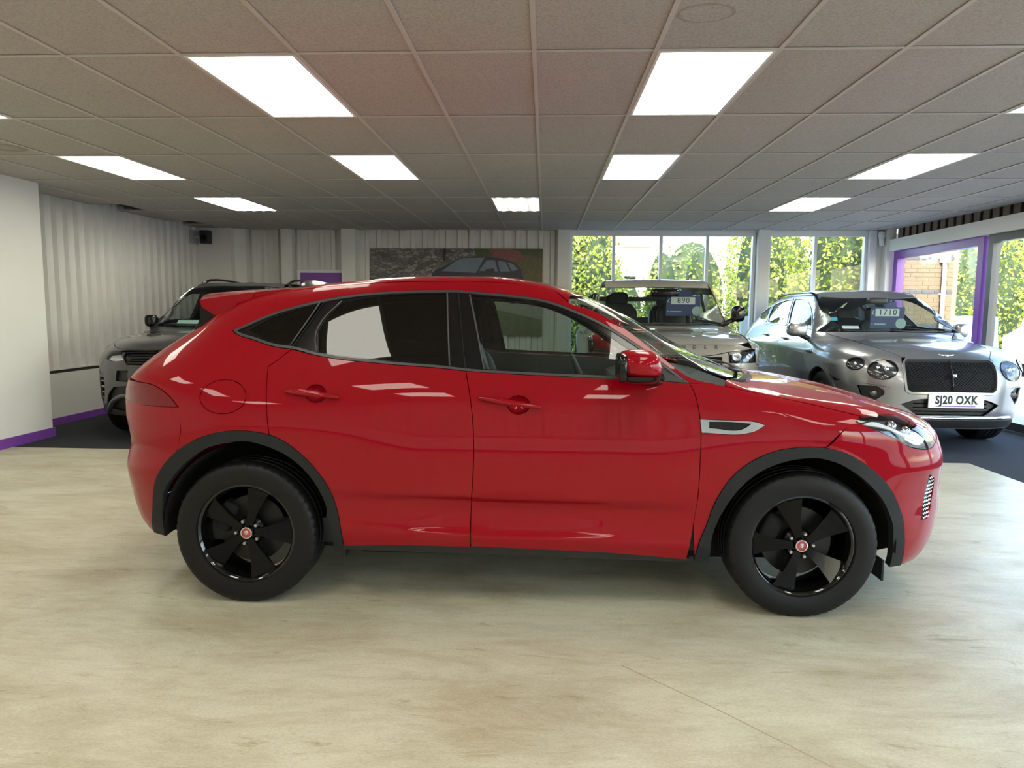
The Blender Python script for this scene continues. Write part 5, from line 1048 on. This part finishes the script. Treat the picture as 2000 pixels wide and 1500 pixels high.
# houses beyond the hedge
mat('render_white', (.82, .80, .76), .8); mat('tile_red', (.42, .13, .10), .8, var=.2, vs=8); mat('tile_grey', (.16, .17, .20), .8, var=.2, vs=8); mat('render_pink', (.80, .68, .58), .8)
def house(x0, x1, y0, y1, h, rh, wall, roofm, label, win):
    e = empty('house', ((x0+x1)/2, (y0+y1)/2, -.12)); tag(e, label, 'house'); w, l = (x1-x0)/2, (y1-y0)/2
    MB().prism([(-l, 0), (l, 0), (l, h), (0, h+rh), (-l, h)], 'x', -w, w).go('wall', wall, e)
    rf = MB().prism([(-l-.3, h-.12), (0, h+rh+.02), (l+.3, h-.12), (l+.3, h+.06), (0, h+rh+.22), (-l-.3, h+.06)], 'x', -w-.2, w+.2).go('roof', roofm, e)
    MB().box((w-.8, -.25, h+rh-.3), (w-.3, .25, h+rh+.9)).go('chimney', wall, rf)
    for (a, z, ww, hh) in win: MB().box((a-ww/2, -l-.03, z), (a+ww/2, -l+.02, z+hh)).go('window', 'glass_dark', e)
house(3.2, 4.55, 31, 36, 4.45, 2.2, 'render_pink', 'tile_red', 'pink rendered house with red tiled roof beyond the hedge', [(-.2, 2.4, .5, .7)])
house(6.9, 12.5, 41, 48, 5.3, 2.6, 'render_white', 'tile_grey', 'white house with grey roof far beyond the low hedge', [(-1.8, 2.8, .9, 1.1), (1.2, 2.8, .9, 1.1)])
# brick wall with drainpipe
mat('mortar', (.12, .105, .085), .9); mat('brick_buff', (.115, .080, .048), .85, var=.18, vs=9, bump=.2, bs=60); mat('brick_grey', (.045, .046, .055), .8, var=.15, vs=9)
BX0, BX1, BY = 6.62, 7.72, 13.6
bw = MB().box((BX0+.01, BY+.012, -.12), (BX1-.01, BY+1.6, 3.3)).go('brick_wall', 'mortar'); tag(bw, 'buff brick wall with grey bands outside the purple window', 'wall')
bm_ = {}
for key, mm in (('b', 'brick_buff'), ('g', 'brick_grey')):
    for ln in (.215, .1025): o = MB().box((-ln/2, -.0, 0), (ln/2, .10, .065)).go('brick', mm); bm_[key, ln] = o.data; bpy.data.objects.remove(o)
row = 0; z = .55
while z < 3.2:
    x = BX0+(.11 if row % 2 else 0); kk = 'g' if row % 8 in (0,) else 'b'
    if row % 2: o = link(bpy.data.objects.new('brick', bm_[kk, .1025]), bw); o.location = (BX0+.051, BY+.002*random.random(), z)
    while x+.11 < BX1:
        ln = .215 if x+.215 <= BX1 else .1025
        o = link(bpy.data.objects.new('brick', bm_[kk, ln]), bw); o.location = (x+ln/2, BY+.004*random.random(), z); x += ln+.01
    z += .0785; row += 1
dp = empty('drainpipe', (7.42, BY-.06, -.12)); tag(dp, 'white plastic drainpipe on the buff brick wall', 'drainpipe')
MB().tube([(0, 0, 0), (0, 0, 2.45), (.0, .05, 2.55)], .034, 10).go('pipe', 'alu_white', dp, smooth=True); MB().box((-.07, -.05, 2.5), (.07, .05, 2.64)).go('hopper', 'alu_white', dp)
for z in (.9, 1.9): MB().box((-.05, .0, z), (.05, .06, z+.03)).go('pipe_clip', 'alu_white', dp)
# parked vehicles
mat('sky_blue_paint', (.20, .48, .55), .3, coat=1.); mat('white_paint', (.78, .78, .78), .3, coat=1.)
def parked(pos, rz, prof, wprof, w, paint, label, cat, wx):
    e = empty('parked_car' if cat == 'car' else 'parked_van', pos, rz); tag(e, label, cat)
    MB().prism(prof, 'y', -w, w).go('body', paint, e, bevel=.04)
    for sg in (-1, 1):
        MB().prism(wprof, 'y', sg*(w-.02), sg*(w+.006)).go('side_glass', 'gloss_black', e)
        for x in wx: MB().lathe([(.05, -.1), (.30, -.1), (.32, -.07), (.32, .07), (.30, .1), (.05, .1)], 28).go('wheel', 'rubber', e, auto=40).location = (x, sg*(w-.08), .32)
    MB().box((prof[0][0]-.02, -w*.8, .62), (prof[0][0]+.02, w*.8, .76)).go('lamp_bar', 'lamp_chrome', e)
    return e
parked((10.6, 18.6, -.12), math.radians(-120), [(2.0, .3), (2.05, .75), (1.1, 1.0), (.4, 1.5), (-1.3, 1.52), (-2.0, 1.0), (-2.05, .35)], [(1.0, 1.02), (.4, 1.42), (-1.2, 1.44), (-1.7, 1.05)], .85, 'sky_blue_paint', 'pale blue car parked outside the purple window', 'car', (1.25, -1.3))
parked((14.2, 18.6, -.12), math.radians(-150), [(2.6, .35), (2.65, 1.0), (1.9, 1.25), (1.4, 2.0), (-2.5, 2.05), (-2.6, .4)], [(1.8, 1.25), (1.35, 1.8), (.5, 1.8), (.5, 1.25)], .95, 'white_paint', 'white van parked outside the door with the shaded frame', 'van', (1.7, -1.6))
wp = empty('bollard', (3.70, 13.2, -.12)); tag(wp, 'white square bollard just outside the back window', 'bollard'); MB().box((-.09, -.09, 0), (.09, .09, 1.48)).go('post', 'white_paint', wp, bevel=.02); MB().box((-.13, -.13, 0), (.13, .13, .05)).go('base', 'alu_white', wp)
# ================================================================ things on the walls
def PX(px, py): return (-3.02+(px-725)/(1060-725)*2.965, 2.485-(py-485)/85*.733)     # print layout: photograph-sheet units to metres on the board
# stone wall print
def stone():
    m, t, b = _mat('print_stone'); N = t.nodes.new; L = t.links.new; tc = N('ShaderNodeTexCoord'); mp = N('ShaderNodeMapping'); mp.inputs['Scale'].default_value = (9, 1, 22); L(tc.outputs['Object'], mp.inputs[0])
    vo = N('ShaderNodeTexVoronoi'); vo.inputs['Scale'].default_value = 1; L(mp.outputs[0], vo.inputs['Vector']); rp = N('ShaderNodeValToRGB'); rp.color_ramp.elements[0].color = (.05, .047, .042, 1); rp.color_ramp.elements[1].color = (.30, .28, .26, 1); L(vo.outputs['Color'], rp.inputs[0])
    v2 = N('ShaderNodeTexVoronoi'); v2.feature = 'DISTANCE_TO_EDGE'; v2.inputs['Scale'].default_value = 1; L(mp.outputs[0], v2.inputs['Vector']); r2_ = N('ShaderNodeValToRGB'); r2_.color_ramp.elements[0].color = (.25, .25, .25, 1); r2_.color_ramp.elements[1].position = .12; L(v2.outputs['Distance'], r2_.inputs[0])
    mx = N('ShaderNodeMix'); mx.data_type = 'RGBA'; mx.blend_type = 'MULTIPLY'; mx.inputs[0].default_value = 1; L(rp.outputs[0], mx.inputs[6]); L(r2_.outputs[0], mx.inputs[7]); L(mx.outputs[2], b.inputs['Base Color']); b.inputs['Roughness'].default_value = .5
stone()
mat('print_green', (.05, .07, .02), .5, var=.7, vs=30); mat('print_olive', (.10, .085, .03), .5, var=.6, vs=26); mat('print_red', (.20, .06, .05), .5, var=.5, vs=30); mat('print_navy', (.012, .016, .030), .4, var=.3, vs=6); mat('print_sky', (.13, .17, .22), .4, var=.3, vs=5); mat('print_grass', (.10, .12, .05), .5, var=.4, vs=14); mat('print_gravel', (.26, .25, .22), .5, var=.3, vs=30); mat('print_dark', (.01, .01, .012), .4)
YP = YB-.06
po = MB().box((-3.02, YP, 1.0), (-.055, YP+.035, 2.485)).go('poster', 'print_stone'); tag(po, 'large poster of a dark car by a stone wall on the back wall', 'poster')
def pp(name, pts, m, lay, raw=False):
    P = [PX(*p) for p in pts] if not raw else pts; return MB().prism(P, 'y', YP-.0006*lay-.0004, YP-.0006*lay).go(name, m, po)
pp('print_hedge', [(928, 485), (1060, 485), (1060, 600), (990, 600), (935, 545)], 'print_green', 1); pp('print_hedge', [(1000, 505), (1030, 498), (1060, 505), (1060, 580), (1010, 560)], 'print_olive', 2)
pp('print_maple', [(955, 486), (990, 485), (1015, 490), (1025, 502), (1000, 512), (970, 508)], 'print_red', 3); pp('print_downpipe', [(866, 485), (873, 485), (872, 510), (868, 510)], 'print_dark', 2)
pp('print_drive', [(725, 556), (860, 548), (1060, 575), (1060, 657), (725, 657)], 'print_gravel', 2); pp('print_lawn', [(725, 600), (900, 590), (1060, 625), (1060, 657), (725, 657)], 'print_grass', 3)
pp('print_car_body', [(846, 534), (853, 527), (868, 521), (888, 510), (905, 503), (930, 501), (955, 501), (985, 505), (1008, 513), (1019, 525), (1024, 548), (1022, 575), (1005, 588), (880, 592), (850, 578), (842, 552)], 'print_navy', 4)
pp('print_windscreen', [(864, 530), (893, 509), (907, 504), (948, 503), (931, 533), (890, 531)], 'print_sky', 5)
for P_ in ([(937, 529), (952, 508), (968, 508), (974, 530)], [(978, 530), (973, 509), (988, 511), (998, 530)], [(1001, 529), (992, 512), (1004, 516), (1013, 527)]): pp('print_car_window', P_, 'print_sky', 5)
pp('print_car_mirror', [(949, 526), (966, 524), (968, 533), (952, 535)], 'print_dark', 6)
for cx in (885, 1003): pp('print_wheel', ell2(cx, 578, 13, 16, 18), 'print_dark', 6)
pu = MB().box((-4.26, YB-.05, 1.25), (-3.506, YB-.02, 2.06)).go('framed_poster', 'purple'); tag(pu, 'dark purple poster in a pale frame between the back posts', 'poster')
q = MB()
for a, b_ in (((-4.31, 2.06), (-3.506, 2.11)), ((-4.31, 1.20), (-3.506, 1.25)), ((-4.31, 1.25), (-4.26, 2.06))): q.box((a[0], YB-.06, a[1]), (b_[0], YB-.01, b_[1]))
q.go('frame', 'alu_white', pu)
spk = empty('speaker', (-5.72, 11.70, 2.62)); tag(spk, 'small black loudspeaker on the ribbed wall near the left corner', 'speaker')
MB().box((-.07, -.08, -.11), (.07, .08, .11)).go('cabinet', 'satin_black', spk, bevel=.012); MB().lathe([(.0001, -.004), (.045, -.004), (.05, 0)], 20).go('cone', 'gloss_black', spk).location = (0, -.082, -.02); MB().box((-.20, -.02, -.02), (-.07, .02, .02)).go('bracket', 'plaster_grey', spk); MB().box((-.205, -.16, -.11), (-.19, .16, .11)).go('wall_plate', 'plaster_grey', spk)
cam_ = empty('security_camera', (5.525, 11.99, 2.74)); tag(cam_, 'small white security camera on the corner post by the purple window', 'camera')
MB().lathe([(.0001, .03), (.05, .03), (.055, .0), (.055, -.05), (.04, -.085), (.0001, -.09)], 24, 'z').go('dome', 'alu_white', cam_, smooth=True); MB().tube([(0, 0, -.02), (.0, -.02, -.20)], [.045, .035], 14).go('body', 'plaster', cam_, smooth=True); MB().box((.0, -.02, .0), (.10, .02, .03)).go('bracket', 'alu_white', cam_)
